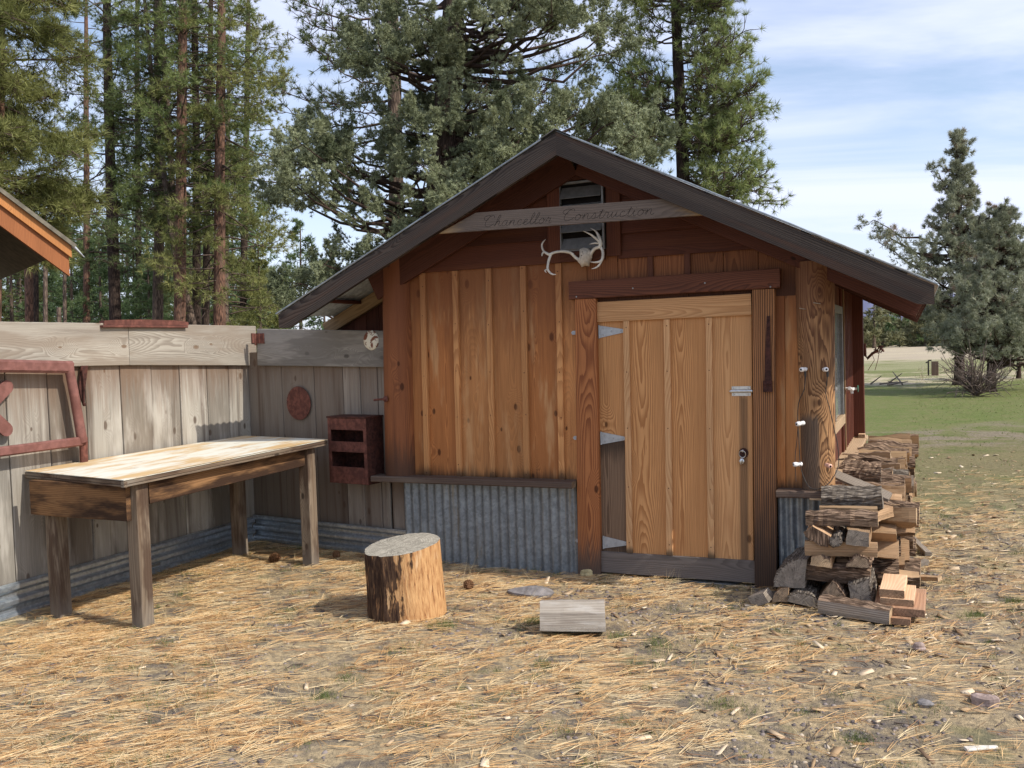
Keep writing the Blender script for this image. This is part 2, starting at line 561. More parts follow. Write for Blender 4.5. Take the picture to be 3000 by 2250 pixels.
MT['post'] = wood('log_post', (.27, .10, .038), (.13, .042, .017), rings=110, knots=.3, tonevar=.05, wav=.8, ringstr=.6, bottom=((.06, .035, .024), .3, .8), streak=((.09, .03, .015), .5, 10, .5), top=((.10, .03, .016), .9, .4))
MT['post2'] = wood('wavy_post', (.43, .235, .105), (.10, .042, .018), rings=85, knots=.8, tonevar=.05, wav=2.6, ringstr=.9, top=((.12, .045, .024), .65, .7), stripe=((.13, .092, .066), .165, .40, -.2, .46, .85))
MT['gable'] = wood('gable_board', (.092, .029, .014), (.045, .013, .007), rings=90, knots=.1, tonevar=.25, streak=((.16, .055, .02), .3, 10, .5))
MT['barge'] = wood('barge_board', (.072, .056, .045), (.022, .016, .013), rings=105, knots=.05, ringstr=.9, tonevar=.08, streak=((.12, .055, .03), .4, 12, .5), fiber=.3)
MT['namebd'] = wood('name_board', (.15, .115, .09), (.085, .064, .05), rings=110, knots=.05, tonevar=.05, bottom=((.40, .27, .14), .17, .85), top=((.40, .27, .14), .17, .85))
MT['sill'] = wood('dark_sill', (.14, .095, .07), (.06, .04, .03), rings=90, knots=.1, streak=((.2, .16, .12), .5, 12, 1), endcol=(.3, .22, .14))
MT['ledge'] = wood('pale_ledge', (.47, .33, .20), (.33, .215, .12), rings=80, knots=.1, tonevar=.1)
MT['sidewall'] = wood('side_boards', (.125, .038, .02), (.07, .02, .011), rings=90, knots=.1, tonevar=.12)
MT['rafter'] = wood('rafter', (.30, .20, .10), (.17, .10, .05), rings=90, knots=.3, tonevar=.06)
MT['rafter2'] = wood('dark_rafter', (.10, .034, .02), (.05, .017, .011), rings=90, knots=.1, endcol=(.34, .24, .14))
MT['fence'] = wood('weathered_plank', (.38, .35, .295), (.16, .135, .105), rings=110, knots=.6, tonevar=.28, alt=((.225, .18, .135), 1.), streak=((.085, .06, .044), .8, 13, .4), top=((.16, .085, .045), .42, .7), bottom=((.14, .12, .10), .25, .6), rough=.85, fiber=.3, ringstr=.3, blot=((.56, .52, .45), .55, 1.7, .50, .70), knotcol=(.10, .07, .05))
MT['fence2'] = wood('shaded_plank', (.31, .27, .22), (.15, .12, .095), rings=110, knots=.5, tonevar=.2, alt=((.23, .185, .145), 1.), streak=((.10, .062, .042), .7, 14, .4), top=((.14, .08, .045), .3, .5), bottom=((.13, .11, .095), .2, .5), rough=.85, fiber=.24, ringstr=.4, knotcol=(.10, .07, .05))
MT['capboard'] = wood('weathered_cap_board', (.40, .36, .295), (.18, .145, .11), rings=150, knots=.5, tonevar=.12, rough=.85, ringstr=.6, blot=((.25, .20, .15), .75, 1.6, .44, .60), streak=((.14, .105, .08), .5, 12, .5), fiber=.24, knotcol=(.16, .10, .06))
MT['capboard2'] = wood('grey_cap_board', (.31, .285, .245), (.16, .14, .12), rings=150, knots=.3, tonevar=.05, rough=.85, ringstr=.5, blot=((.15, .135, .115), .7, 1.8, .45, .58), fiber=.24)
MT['bench'] = wood('bench_wood', (.29, .155, .068), (.12, .055, .024), rings=90, knots=.5, tonevar=.12, blot=((.030, .016, .011), .92, 2.2, .38, .58), streak=((.12, .07, .04), .4, 12, .6), rough=.8)
MT['benchleg'] = wood('bench_leg', (.24, .185, .13), (.10, .07, .048), rings=75, knots=.3, tonevar=.12, blot=((.07, .04, .026), .8, 2.5, .44, .6), streak=((.13, .075, .04), .6, 16, .5), rough=.85, bottom=((.25, .22, .18), .2, .5))
MT['split'] = wood('split_wood', (.60, .41, .235), (.38, .22, .105), rings=95, knots=.0, tonevar=.35, ringstr=.55, alt=((.34, .21, .12), .9), rough=.85, bstr=.8, streak=((.22, .12, .06), .6, 20, 1.))
MT['splitgrey'] = wood('old_split_wood', (.34, .285, .225), (.15, .115, .088), rings=85, knots=.0, tonevar=.2, ringstr=.8, rough=.9, bstr=.8)
MT['endpale'] = wood('fresh_log_end', (.70, .50, .29), (.46, .29, .15), rings=110, knots=0, tonevar=.18, endcol=(.66, .46, .27), rough=.85)
MT['endgrey'] = wood('grey_log_end', (.26, .235, .20), (.15, .13, .11), rings=110, knots=0, tonevar=.2, endcol=(.34, .285, .225), rough=.9)
MT['endbrown'] = wood('brown_log_end', (.40, .29, .19), (.2, .14, .09), rings=110, knots=0, tonevar=.2, endcol=(.36, .26, .17), rough=.9)
MT['bark'] = bark_mat('log_bark', (.36, .245, .165), (.06, .038, .026), 60, 7)
MT['bark2'] = bark_mat('grey_log_bark', (.31, .26, .205), (.06, .046, .036), 70, 8)
MT['lumber'] = wood('fresh_lumber', (.72, .48, .29), (.58, .33, .19), rings=70, knots=.0, tonevar=.1, endcol=(.42, .27, .16))
MT['lumber_old'] = wood('reddish_lumber', (.42, .24, .14), (.27, .14, .08), rings=70, knots=.2, tonevar=.1, endcol=(.35, .21, .13))
MT['rust'] = plain('rust', (.155, .060, .043), .8, 0, .35, 28, .3, .2, (.085, .034, .026), .7)
MT['rust2'] = plain('mauve_rust', (.20, .088, .072), .75, 0, .2, 20, .2, .25, (.13, .05, .036), .5)
MT['darkrust'] = plain('dark_rust', (.055, .021, .016), .75, .2, .5, 40, .4, .3, (.12, .04, .025), .5)
MT['galv'] = None
MT['zinc'] = plain('zinc_plate', (.40, .41, .41), .45, .35, .12, 30, .08, .5)
MT['steel'] = plain('bright_steel', (.62, .62, .6), .28, .9, .1, 60, .05, .5)
MT['porcelain'] = plain('porcelain', (.86, .84, .80), .25, 0, .05, 20, .02, .6)
MT['pinkporcelain'] = plain('stained_porcelain', (.75, .42, .30), .3, 0, .2, 40, .02, .5)
MT['black'] = plain('dark_void', (.012, .010, .009), .9, 0, .3, 20, .1, .1)
MT['wire'] = plain('dark_wire', (.055, .05, .045), .6, .3, .2, 40, .1, .3)
MT['bone'] = plain('weathered_bone', (.62, .55, .45), .7, 0, .18, 45, .2, .3, (.30, .23, .16), .5)
MT['antler'] = plain('antler', (.68, .64, .56), .55, 0, .15, 25, .15, .35, (.50, .43, .34), .4)
MT['antlertip'] = plain('antler_tip', (.72, .72, .68), .45, 0, .08, 25, .08, .4)
MT['vent'] = plain('vent_metal', (.21, .205, .195), .5, .4, .15, 30, .08, .4)
MT['glass'] = plain('window_glass', (.20, .22, .22), .08, .0, .1, 3, .0, .8)
MT['green'] = plain('green_handle', (.05, .14, .09), .5)
MT['stone'] = plain('grey_stone', (.23, .21, .20), .9, 0, .3, 18, .5, .2)
MT['yellowstone'] = plain('yellow_stone', (.52, .42, .22), .9, 0, .25, 18, .5, .2)
MT['pinkstone'] = plain('pinkish_stone', (.36, .27, .23), .9, 0, .3, 25, .5, .2)
MT['cone'] = plain('pine_cone', (.17, .085, .04), .8, 0, .35, 60, .3, .2)
MT['slab'] = plain('concrete', (.36, .36, .35), .9, 0, .15, 30, .2, .2)


def galv_mat(name, base, rustamt, metal=.55, rough=.42):
    mt = bpy.data.materials.new(name)
    N = NT(mt)
    g = N.n('ShaderNodeSeparateXYZ', {0: N.attr('g').outputs['Vector']})
    u, v, s = g.outputs
    tc = N.n('ShaderNodeTexCoord').outputs['Object']
    sp = N.n('ShaderNodeTexVoronoi', {'Vector': tc, 'Scale': 55.}).outputs['Color']
    spv = N.n('ShaderNodeSeparateColor', {0: sp}).outputs[0]
    st = N.noise(N.xyz(N.m('MULTIPLY', u, 22.), N.m('MULTIPLY', v, 1.3), 1.), 1., 4, .65)
    bl = N.noise(tc, 16., 5, .7)
    c = N.mix(spv, tuple(q * .82 for q in base), tuple(q * 1.15 for q in base))
    c = N.mix(N.m('MULTIPLY', N.ss(bl, .45, .66), .5), c, tuple(min(.8, q * 1.6) for q in base))
    c = N.mix(N.m('MULTIPLY', N.ss(st, .5, .75), .5), c, tuple(q * .5 for q in base))
    c = N.mix(N.m('MULTIPLY', N.ss(N.noise(N.xyz(N.m('MULTIPLY', u, 9.), N.m('MULTIPLY', v, .8), 5.), 1., 4, .6), .55, .72), rustamt), c, (.26, .19, .09))
    N.out(c, rough, metal, bump=bl, bstr=.06, bdist=.002, spec=.4)
    return mt


MT['galv'] = galv_mat('galvanised_sheet', (.24, .265, .28), .7)
MT['galv2'] = galv_mat('new_galvanised_sheet', (.44, .49, .54), .12, .75, .28)
MT['galv3'] = galv_mat('roof_sheet', (.48, .51, .52), .1, .5, .5)


def painted_top():
    mt = bpy.data.materials.new('peeling_white_paint')
    N = NT(mt)
    g = N.n('ShaderNodeSeparateXYZ', {0: N.attr('g').outputs['Vector']})
    u, v, s = g.outputs
    a = N.noise(N.xyz(N.m('MULTIPLY', u, 9.), N.m('MULTIPLY', v, 2.2), 3.), 1., 5, .62)
    b = N.noise(N.xyz(N.m('MULTIPLY', u, 16.), N.m('MULTIPLY', v, 2.5), 8.), 1., 5, .66)
    ed = N.m('ABSOLUTE', N.m('ADD', u, .0))
    k = N.m('ADD', a, N.m('MULTIPLY', N.ss(ed, .2, .55), .10))
    c = N.mix(N.ss(k, .44, .66), (.76, .74, .62), (.62, .42, .20))
    c = N.mix(N.m('MULTIPLY', N.ss(b, .58, .70), .8), c, (.28, .12, .06))
    fib = N.noise(N.xyz(N.m('MULTIPLY', u, 160.), N.m('MULTIPLY', v, 6.), 0.), 1., 2, .6)
    c = N.mix(N.m('MULTIPLY', N.ss(fib, .55, .8), .25), c, (.45, .33, .2))
    N.out(c, .55, bump=N.m('ADD', b, fib), bstr=.2, bdist=.002)
    return mt


MT['benchtop'] = painted_top()
# ================================================================== the shed
shed = thing('shed', 'small cedar board and batten shed with a low gabled metal roof and a plank door', 'shed', (0, 1.6, 0))


def lx(x, z): return x + .014 * (z - 1.43)


def vboard(mb, x0, x1, z0, z1, y, T, mi=0, seed=None, **k):
    c = (x0 + x1) / 2
    mb.board((lx(c, z0), y, z0), (lx(c, z1), y, z1), (1, 0, 0), x1 - x0, T, seed, mi=mi, **k)


ZS = .655          # top of the sill
ZG = 2.165         # foot of the gable boards
batx = [-1.33, -1.058, -.788, -.519, -.252]
mb = MB()
jx = [-1.58] + batx + [-.05]
for a, b in zip(jx[:-1], jx[1:]):
    vboard(mb, a + .001, b - .001, ZS - .06, ZG + .05, .012, .022, seed=random.random(), nseg=2, warp=0)
# boards over the door and right of it
xs = [FR(x, 575)[0] for x in (1200, 1343, 1392, 1478, 1562, 1636, 1690)]
xs = [-.05, .17, .40, .65, .88, 1.10, 1.33]
for a, b in zip(xs[:-1], xs[1:]):
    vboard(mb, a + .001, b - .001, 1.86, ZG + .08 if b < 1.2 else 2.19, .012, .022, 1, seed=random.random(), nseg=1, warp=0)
vboard(mb, 1.12, 1.26, ZS - .06, 1.86, .012, .022, nseg=1, warp=0)
vboard(mb, 1.262, 1.50, ZS - .06, 2.11, .0125, .022, nseg=1, warp=0)
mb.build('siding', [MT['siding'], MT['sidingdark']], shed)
for x in batx:
    b = MB()
    vboard(b, x - .022, x + .022, ZS - .003, ZG - .004, -.0125, .027, seed=random.random(), ch=.002)
    for zn in (.72, 1.08, 1.44, 1.80, 2.1):
        b.lathe([(.0042, 0), (.0032, .0018)], (lx(x, zn) + random.uniform(-.006, .006), -.026, zn + random.uniform(-.05, .05)), (0, -1, 0), 8, mi=1)
    b.build('batten', [MT['sidingbat'], MT['darkrust']], shed)
for x in (.40, .65):
    b = MB()
    vboard(b, x - .02, x + .02, 2.03, ZG + .03, -.0085, .019)
    b.build('batten', MT['header'], shed)

# rounded log posts standing on the sills
b = MB()
zz_ = np.linspace(ZS - .002, 2.30, 12)
b.tube([(-1.578 + .028 * (z - ZS) / 1.6, .015, z) for z in zz_], [.127 - .012 * (z - ZS) / 1.5 for z in zz_], 26, seed=.37, jit=.01)
b.build('corner_post', MT['post'], shed)
b = MB()
zz_ = np.linspace(.644, 2.06, 14)
b.tube([(1.449, .008, z) for z in zz_], [.098 + .017 * (z - .63) / 1.2 for z in zz_], 26, seed=.62, jit=.012)
b.build('corner_post', MT['post2'], shed, 'wavy grained log post carrying white insulators')

# sills
b = MB()
b.board((-1.765, -.06, ZS - .022), (-.15, -.06, ZS - .022), (0, 1, 0), .15, .044, ch=.006)
b.build('sill', MT['sill'], shed)
b = MB()
b.board((1.205, -.05, .620), (1.595, -.05, .620), (0, 1, 0), .15, .044, ch=.006)
b.build('sill', MT['sill'], shed)
# corrugated wainscot
b = MB()
b.sheet((-1.555, -.006, -.04), (1, 0, 0), (0, 0, 1), (0, -1, 0), .93, .665, .066, .009)
b.sheet((-.63, -.010, -.04), (1, 0, 0), (0, 0, 1), (0, -1, 0), .47, .665, .066, .009)
b.build('corrugated_skirt', MT['galv'], shed)
b = MB()
b.sheet((1.2, -.006, -.04), (1, 0, 0), (0, 0, 1), (0, -1, 0), .32, .645, .066, .009)
b.build('corrugated_skirt', MT['galv'], shed)
b = MB()
b.sheet((1.455, .02, -.04), (0, 1, 0), (0, 0, 1), (1, 0, 0), 3.35, .64, .066, .009)
b.build('corrugated_skirt', MT['galv'], shed)

# door frame
b = MB()
b.board((-.073, -.026, -.02), (-.04, -.026, 1.905), (1, 0, 0), .165, .05, .21, W1=.15)
# a drying check down the face
b.build('door_jamb', MT['red'], shed)
b = MB()
vboard(b, 1.070, 1.208, -.03, 1.905, -.026, .05, seed=.83)
b.build('door_jamb', MT['jamb'], shed)
b = MB()
b.board((-.155, -.031, 1.967), (1.247, -.031, 1.970), (0, 0, 1), .122, .06, seed=.44, ch=.004)
for xn in (-.10, .30, .78, 1.19):
    b.lathe([(.006, 0), (.004, .003)], (xn, -.061, 1.945 + .03 * math.sin(xn * 9)), (0, -1, 0), 8, mi=1)
b.build('lintel', [MT['header'], MT['zinc']], shed)
b = MB()
b.box((-.05, .0, -.12), (1.14, .3, -.004))
b.build('threshold', MT['slab'], shed)

# door
door = MB()
DL, DR = -.002, 1.058
dj = [DL, FR(1839.4 / DPX + 6, 1000)[0], FR(1957 / DPX + 6, 1000)[0], FR(2079 / DPX + 6, 1000)[0], DR]
dz0, dz1 = .04, 1.86
y0, T0 = .0035, .022
vboard(door, dj[0], dj[1], .93, dz1, y0, T0, 0, .17, nseg=2, warp=0)
vboard(door, dj[0], dj[1], .245, .929, y0, T0, 1, .17, nseg=2, warp=0)
vboard(door, dj[0], dj[1], dz0, .244, y0, T0, 1, .55, nseg=2, warp=0)
vboard(door, dj[1] + .001, dj[2], dz0, dz1, y0, T0, 0, .305, nseg=2, warp=0)
vboard(door, dj[2] + .001, dj[3], dz0, dz1, y0, T0, 0, .712, nseg=2, warp=0)
vboard(door, dj[3] + .001, DR, dz0, dz1, y0, T0, 2, .458, nseg=2, warp=0)
dr = door.build('door', [MT['door'], MT['doorstain'], MT['doorlatch']], shed)
for x in dj[1:4]:
    b = MB()
    vboard(b, x - .021, x + .021, .168, 1.742, -.0185, .023, ch=.002)
    for zn in (.24, .62, 1.02, 1.4, 1.7):
        b.lathe([(.0038, 0), (.003, .0018)], (lx(x, zn), -.030, zn), (0, -1, 0), 8, mi=1)
    b.build('batten', [MT['doorbat'], MT['darkrust']], dr)
b = MB()
b.board((DL + .024, -.0165, 1.812), (DR + .006, -.0165, 1.815), (0, 0, 1), .137, .021, seed=.9)
b.build('top_rail', MT['rail'], dr)
b = MB()
b.board((DL, -.0165, .093), (DR - .008, -.0165, .093), (0, 0, 1), .145, .022, seed=.4)
b.build('bottom_rail', MT['greyrail'], dr)
for (hx, hy, tx, ty, zz0) in ((1288, 717, 1347, 716, 1.678), (1292, 946, 1351, 946, .948), (1297, 1170, 1355, 1174, .227)):
    x0 = FR(hx, hy)[0] + .030
    z0 = FR(hx, hy)[1]
    b = MB()
    L = .187
    yy = -.012
    poly = [(x0, yy, z0 + .042), (x0, yy, z0 - .042), (x0 + L * .85, yy, z0 - .013), (x0 + L * .97, yy, z0 - .008), (x0 + L, yy, z0), (x0 + L * .97, yy, z0 + .008), (x0 + L * .85, yy, z0 + .013)]
    b.plate(poly, (0, -1, 0), .004)
    b.tube([(x0 - .004, yy - .004, z0 - .045), (x0 - .004, yy - .004, z0 + .045)], .006, 8)
    for (q, w) in ((.12, .022), (.12, -.022), (.45, .0), (.8, 0)):
        b.lathe([(.006, 0), (.005, .003), (.001, .004)], (x0 + L * q, yy - .002, z0 + w), (0, -1, 0), 8)
    xs0 = FR(hx - 53, hy)[0]
    b.plate([(xs0 + .10, -.013, z0 - .016), (xs0 + .01, -.013, z0 - .013), (xs0, -.013, z0), (xs0 + .01, -.013, z0 + .013), (xs0 + .10, -.013, z0 + .016)], (0, -1, 0), .004)
    b.build('hinge', MT['zinc'], dr)
b = MB()
cx0, cz0 = .984, 1.262
for dz in (.021, -.021):
    b.plate([(cx0 - .058, -.011, cz0 + dz - .010), (cx0 + .062, -.011, cz0 + dz - .010), (cx0 + .062, -.011, cz0 + dz + .010), (cx0 - .058, -.011, cz0 + dz + .010)], (0, -1, 0), .004)
    for q in (-.045, .048):
        b.lathe([(.006, 0), (.005, .003), (.001, .004)], (cx0 + q, -.013, cz0 + dz), (0, -1, 0), 8)
b.tube([(cx0 - .064, -.02, cz0), (cx0 + .075, -.02, cz0)], .0105, 10)
b.tube([(cx0 - .064, -.02, cz0), (cx0 - .072, -.02, cz0)], [.006, .003], 10)
b.build('latch', MT['steel'], dr)
b = MB()
px_, pz_ = .992, .862
poly = []
for i in range(26):
    a = 2 * math.pi * i / 26
    r = .027 * (1 + .09 * (i % 2))
    poly.append((px_ + r * math.cos(a) * 1.05, -.011, pz_ + r * 1.15 * math.sin(a)))
b.plate(poly, (0, -1, 0), .005)
pull = b.build('door_pull', MT['darkrust'], dr)
b = MB()
b.tube([(px_ - .006 + .021 * math.sin(a), -.022 - .004 * math.cos(a), pz_ - .006 + .023 * math.cos(a)) for a in np.linspace(0, 2 * math.pi, 20)], .0028, 6)
b.lathe([(.004, 0), (.009, .005), (.009, .012), (.003, .015)], (px_ - .004, -.012, pz_ + .014), (0, -1, 0), 10)
b.tube([(px_ - .012, -.026, pz_ - .034), (px_ - .017, -.03, pz_ - .052), (px_ - .015, -.028, pz_ - .072)], [.006, .012, .004], 8)
b.tube([(px_ - .004, -.026, pz_ - .034), (px_ + .002, -.03, pz_ - .048), (px_ - .004, -.028, pz_ - .068)], [.004, .008, .003], 8)
b.build('ring', MT['steel'], pull)

# gable
AP = np.array([-.073, 2.945])
SL_, SR_ = (AP[1] - 1.88) / 2.25, (AP[1] - 1.845) / 2.19


def zroof(x): return AP[1] - (SL_ * (AP[0] - x) if x < AP[0] else SR_ * (x - AP[0]))


b = MB()
z = ZG
while z < 2.82:
    z1 = min(z + .165, 2.86)
    xl = AP[0] - (AP[1] - .04 - z1) / SL_
    xr = AP[0] + (AP[1] - .04 - z1) / SR_
    xl0 = max(AP[0] - (AP[1] - .04 - z) / SL_, -1.62)
    xr0 = min(AP[0] + (AP[1] - .04 - z) / SR_, 1.50)
    for (a0, a1, c0, c1) in ((xl0, -.31, max(xl, -1.62), -.31), (.195, xr0, .195, min(xr, 1.5))):
        if a1 - a0 < .05: continue
        sd = random.random()
        P = [(a0, -.024, z), (a1, -.024, z), (max(c1, c0 + .02), -.004, z1 + .012), (c0, -.004, z1 + .012)]
        g = [(p[2] - z, p[0], sd) for p in P]
        b.add(P, [(0, 1, 2, 3)], g, [(9, 9, 0)] * 4)
        Q = [(a0, -.0, z), (a1, -.0, z)]
        b.add([P[0], Q[0], Q[1], P[1]], [(0, 1, 2, 3)], [(0, a0, sd), (.02, a0, sd), (.02, a1, sd), (0, a1, sd)])
    z = z1
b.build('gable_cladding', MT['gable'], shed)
b = MB()
b.plate([(-1.60, .012, ZG - .02), (1.50, .012, ZG - .02), (1.50, .012, zroof(1.5) - .03), (AP[0], .012, AP[1] - .03), (-1.6, .012, zroof(-1.6) - .03)], (0, -1, 0), .02)
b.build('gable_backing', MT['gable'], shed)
vx0, vx1 = -.222, .105
b = MB()
vboard(b, vx0 - .10, vx0 - .002, ZG + .0, 2.715, -.030, .022, seed=.3)
vboard(b, vx1 + .002, vx1 + .10, ZG + .02, 2.715, -.030, .022, seed=.8)
b.board((vx0 - .0, -.03, 2.20), (vx1, -.03, 2.20), (0, 0, 1), .07, .022)
b.board((vx0 - .1, -.031, 2.735), (vx1 + .1, -.031, 2.735), (0, 0, 1), .04, .022)
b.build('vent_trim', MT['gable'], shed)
b = MB()
b.box((vx0 + .002, -.002, 2.235), (vx1 - .002, .001, 2.71))
vent = b.build('gable_vent', MT['black'], shed)
b = MB()
for (lo, hi) in (((vx0, -.040, 2.236), (vx0 + .016, -.01, 2.710)), ((vx1 - .016, -.040, 2.236), (vx1, -.01, 2.710)), ((vx0 + .016, -.040, 2.236), (vx1 - .016, -.01, 2.25)), ((vx0 + .016, -.040, 2.694), (vx1 - .016, -.01, 2.710))):
    b.box(lo, hi)
b.build('vent_frame', MT['vent'], vent)
b = MB()
for i in range(4):
    zc = 2.295 + i * .116
    b.board((vx0 + .018, -.022, zc), (vx1 - .018, -.022, zc), (0, -.55, -.83), .116, .003, warp=0, nseg=1)
    b.board((vx0 + .018, -.044 + .006, zc - .036), (vx1 - .018, -.044 + .006, zc - .036), (0, 0, 1), .014, .004, warp=0, nseg=1)
b.build('louvre', MT['vent'], vent)

# roof
YF, YB = -.415, 3.62
roof = MB()
for sgn in (-1, 1):
    sl, xe = (SL_, -2.345) if sgn < 0 else (SR_, 2.14)
    top = np.array([AP[0], YF - .02, AP[1] + .022])
    bot = np.array([xe, YF - .02, zroof(xe) + .022])
    a = nrm(bot - top)
    L = np.linalg.norm(bot - top)
    nn = np.cross(a, (0, 1, 0))
    if nn[2] < 0: nn = -nn
    roof.sheet(top, (0, 1, 0), a, nn, YB - YF, L, .076, .006, T=.0015, seg=6)
rf = roof.build('roof', MT['galv3'], shed)
b = MB()
for sgn in (-1, 1):
    xe = AP[0] + sgn * .13
    b.plate([(AP[0], YF - .028, AP[1] + .036), (xe, YF - .028, zroof(xe) + .034), (xe, YB + .02, zroof(xe) + .034), (AP[0], YB + .02, AP[1] + .036)], (0, 0, 1), .003)
b.build('ridge_cap', MT['vent'], rf)
b = MB()
for sgn, xq in ((1, 2.135), (-1, -2.34)):
    b.board((AP[0] + sgn * .1, YF - .026, zroof(AP[0] + sgn * .1) + .026), (xq, YF - .026, zroof(xq) + .026), (0, 0, 1), .012, .006, warp=.003, nseg=14)
b.build('drip_edge', MT['galv'], rf)
dv = .142
yb = YF + .0
b = MB()
lt, rt = (-2.324, 1.892), (2.117, 1.856)
b.plate([(AP[0], yb, AP[1] + .012), (lt[0], yb, zroof(lt[0]) + .012), (lt[0], yb, zroof(lt[0]) - .088), (lt[0] + .09, yb, zroof(lt[0] + .09) + .012 - dv), (AP[0], yb, AP[1] + .012 - dv)], (0, -1, 0), .036, .3)
b.build('bargeboard', MT['barge'], shed)
b = MB()
b.plate([(AP[0], yb, AP[1] + .012), (rt[0], yb, zroof(rt[0]) + .012), (rt[0], yb, zroof(rt[0]) - .092), (rt[0] - .085, yb, zroof(rt[0] - .085) + .012 - dv), (AP[0], yb, AP[1] + .012 - dv)], (0, -1, 0), .036, .7)
b.build('bargeboard', MT['barge'], shed)
# rafters against the wall and further in
for sgn, mt, yy in ((1, MT['rafter2'], -.055), (-1, MT['rafter2'], -.055), (1, MT['rafter2'], 1.1), (1, MT['rafter2'], 2.3), (1, MT['rafter2'], 3.4), (-1, MT['rafter2'], 1.1), (-1, MT['rafter2'], 2.3)):
    xe = 2.06 if sgn > 0 else -1.72
    b = MB()
    dz = .098
    p0 = (AP[0] + sgn * .03, yy, zroof(AP[0] + sgn * .03) - dz)
    p1 = (xe, yy, zroof(xe) - dz)
    sl = SL_ if sgn < 0 else SR_
    b.board(p0, p1, (sgn * sl, 0, 1), .185, .04)
    b.build('rafter', mt, shed)
b = MB()
b.board((-2.42, .30, 1.785), (-1.80, .30, 2.075), (-.3, 0, 1), .105, .045, seed=.5)
b.build('rafter', MT['rafter'], shed, 'pale weathered rafter tail under the left eave')
# purlins under the sheets
b = MB()
for sgn in (-1, 1):
    for q in (.35, .85, 1.35, 1.8):
        x = AP[0] + sgn * q * 1.12
        b.box((x - .035, YF + .02, zroof(x) - .012), (x + .035, YB - .02, zroof(x) + .012), axis=1)
b.build('purlin', MT['rafter2'], shed)
# name board between the bargeboards
ny = YF + .034
cs = [on_plane(x, y, 1, ny) for x, y in ((1030, 460), (1460, 428), (1530, 464), (950, 505))]
b = MB()
b.plate([cs[3], cs[2], cs[1], cs[0]], (0, -1, 0), .03, .15)
# give stain distances along the board
nb_ = b
x0b, x1b = cs[3][0], cs[2][0]
nb_.T = [(v[0] - x0b, x1b - v[0], 0) for v in nb_.V]
nb = nb_.build('name_board', MT['namebd'], shed)

# carved script
GL = {
    'C': (1.45, [[(1.25, 1.55), (1.15, 1.95), (.85, 2.0), (.45, 1.5), (.25, .8), (.35, .15), (.7, 0), (1.1, .2), (1.4, .5)], [(.55, 1.35), (.2, 1.2), (-.1, 1.55), (.1, 1.95), (.5, 2.05), (.85, 1.9)]]),
    'h': (.95, [[(0, .1), (.3, .8), (.55, 1.7), (.5, 2.05), (.35, 1.8), (.22, .9), (.15, 0)], [(.18, .5), (.45, .95), (.62, .85), (.6, .3), (.75, .02), (.95, .2)]]),
    'a': (.95, [[(.65, .85), (.4, 1.0), (.12, .65), (.12, .2), (.35, 0), (.6, .4), (.68, .95)], [(.68, .95), (.62, .3), (.75, .02), (.95, .2)]]),
    'n': (1.0, [[(0, .2), (.18, .95), (.17, .4), (.13, 0)], [(.15, .45), (.42, .98), (.6, .85), (.58, .3), (.75, .02), (1.0, .2)]]),
    'c': (.75, [[(.55, .8), (.38, 1.0), (.12, .65), (.14, .15), (.38, 0), (.75, .25)]]),
    'e': (.75, [[(0, .2), (.3, .5), (.5, .8), (.38, 1.0), (.15, .65), (.18, .12), (.4, 0), (.75, .25)]]),
    'l': (.6, [[(0, .2), (.3, .9), (.5, 1.75), (.4, 2.05), (.24, 1.6), (.18, .5), (.3, .02), (.6, .2)]]),
    'o': (.9, [[(.45, 1.0), (.15, .75), (.12, .2), (.38, 0), (.65, .35), (.62, .8), (.45, 1.0), (.6, .75), (.9, .85)]]),
    'r': (.75, [[(0, .2), (.22, 1.05), (.34, .85), (.52, .9), (.45, .35), (.52, .02), (.75, .2)]]),
    's': (.75, [[(0, .2), (.35, 1.05), (.45, .6), (.48, .2), (.28, 0), (.1, .15)], [(.3, .02), (.75, .2)]]),
    't': (.65, [[(0, .2), (.25, .9), (.38, 1.6), (.28, .7), (.25, .15), (.4, 0), (.65, .2)], [(.05, 1.2), (.6, 1.28)]]),
    'u': (1.0, [[(0, .2), (.2, .95), (.16, .3), (.32, 0), (.55, .35), (.68, .95)], [(.68, .95), (.64, .3), (.78, .02), (1.0, .2)]]),
    'i': (.55, [[(0, .2), (.2, .95), (.17, .3), (.3, .0), (.55, .2)], [(.3, 1.35), (.34, 1.42)]]),
}


def cat(pts, k=4):
    P = [pts[0]] + list(pts) + [pts[-1]]
    o = []
    for i in range(1, len(P) - 2):
        p0, p1, p2, p3 = [np.array(q, float) for q in P[i - 1:i + 3]]
        for j in range(k):
            t = j / k
            o.append(.5 * ((2 * p1) + (-p0 + p2) * t + (2 * p0 - 5 * p1 + 4 * p2 - p3) * t * t + (-p0 + 3 * p1 - 3 * p2 + p3) * t ** 3))
    o.append(np.array(pts[-1], float))
    return o


tx = MB()
A0, A1 = on_plane(1042, 484, 1, ny - .0165), on_plane(1190, 475, 1, ny - .0165)
B0, B1 = on_plane(1212, 471, 1, ny - .0165), on_plane(1412, 456, 1, ny - .0165)
for word, p, q in (('Chancellor', A0, A1), ('Construction', B0, B1)):
    tot = sum(GL[ch][0] for ch in word)
    sx = (q[0] - p[0]) / tot
    hz = .036
    cur = 0
    for ch in word:
        w, strokes = GL[ch]
        for st in strokes:
            pts = []
            for (a, h) in cat(st):
                X = p[0] + (cur + a + .22 * h) * sx
                zb = p[2] + (q[2] - p[2]) * (X - p[0]) / (q[0] - p[0])
                pts.append((X, ny - .0152, zb + h * hz - .02))
            tx.tube(pts, .0011, 5, smooth=False)
        cur += w
tx.build('lettering', MT['black'], nb)

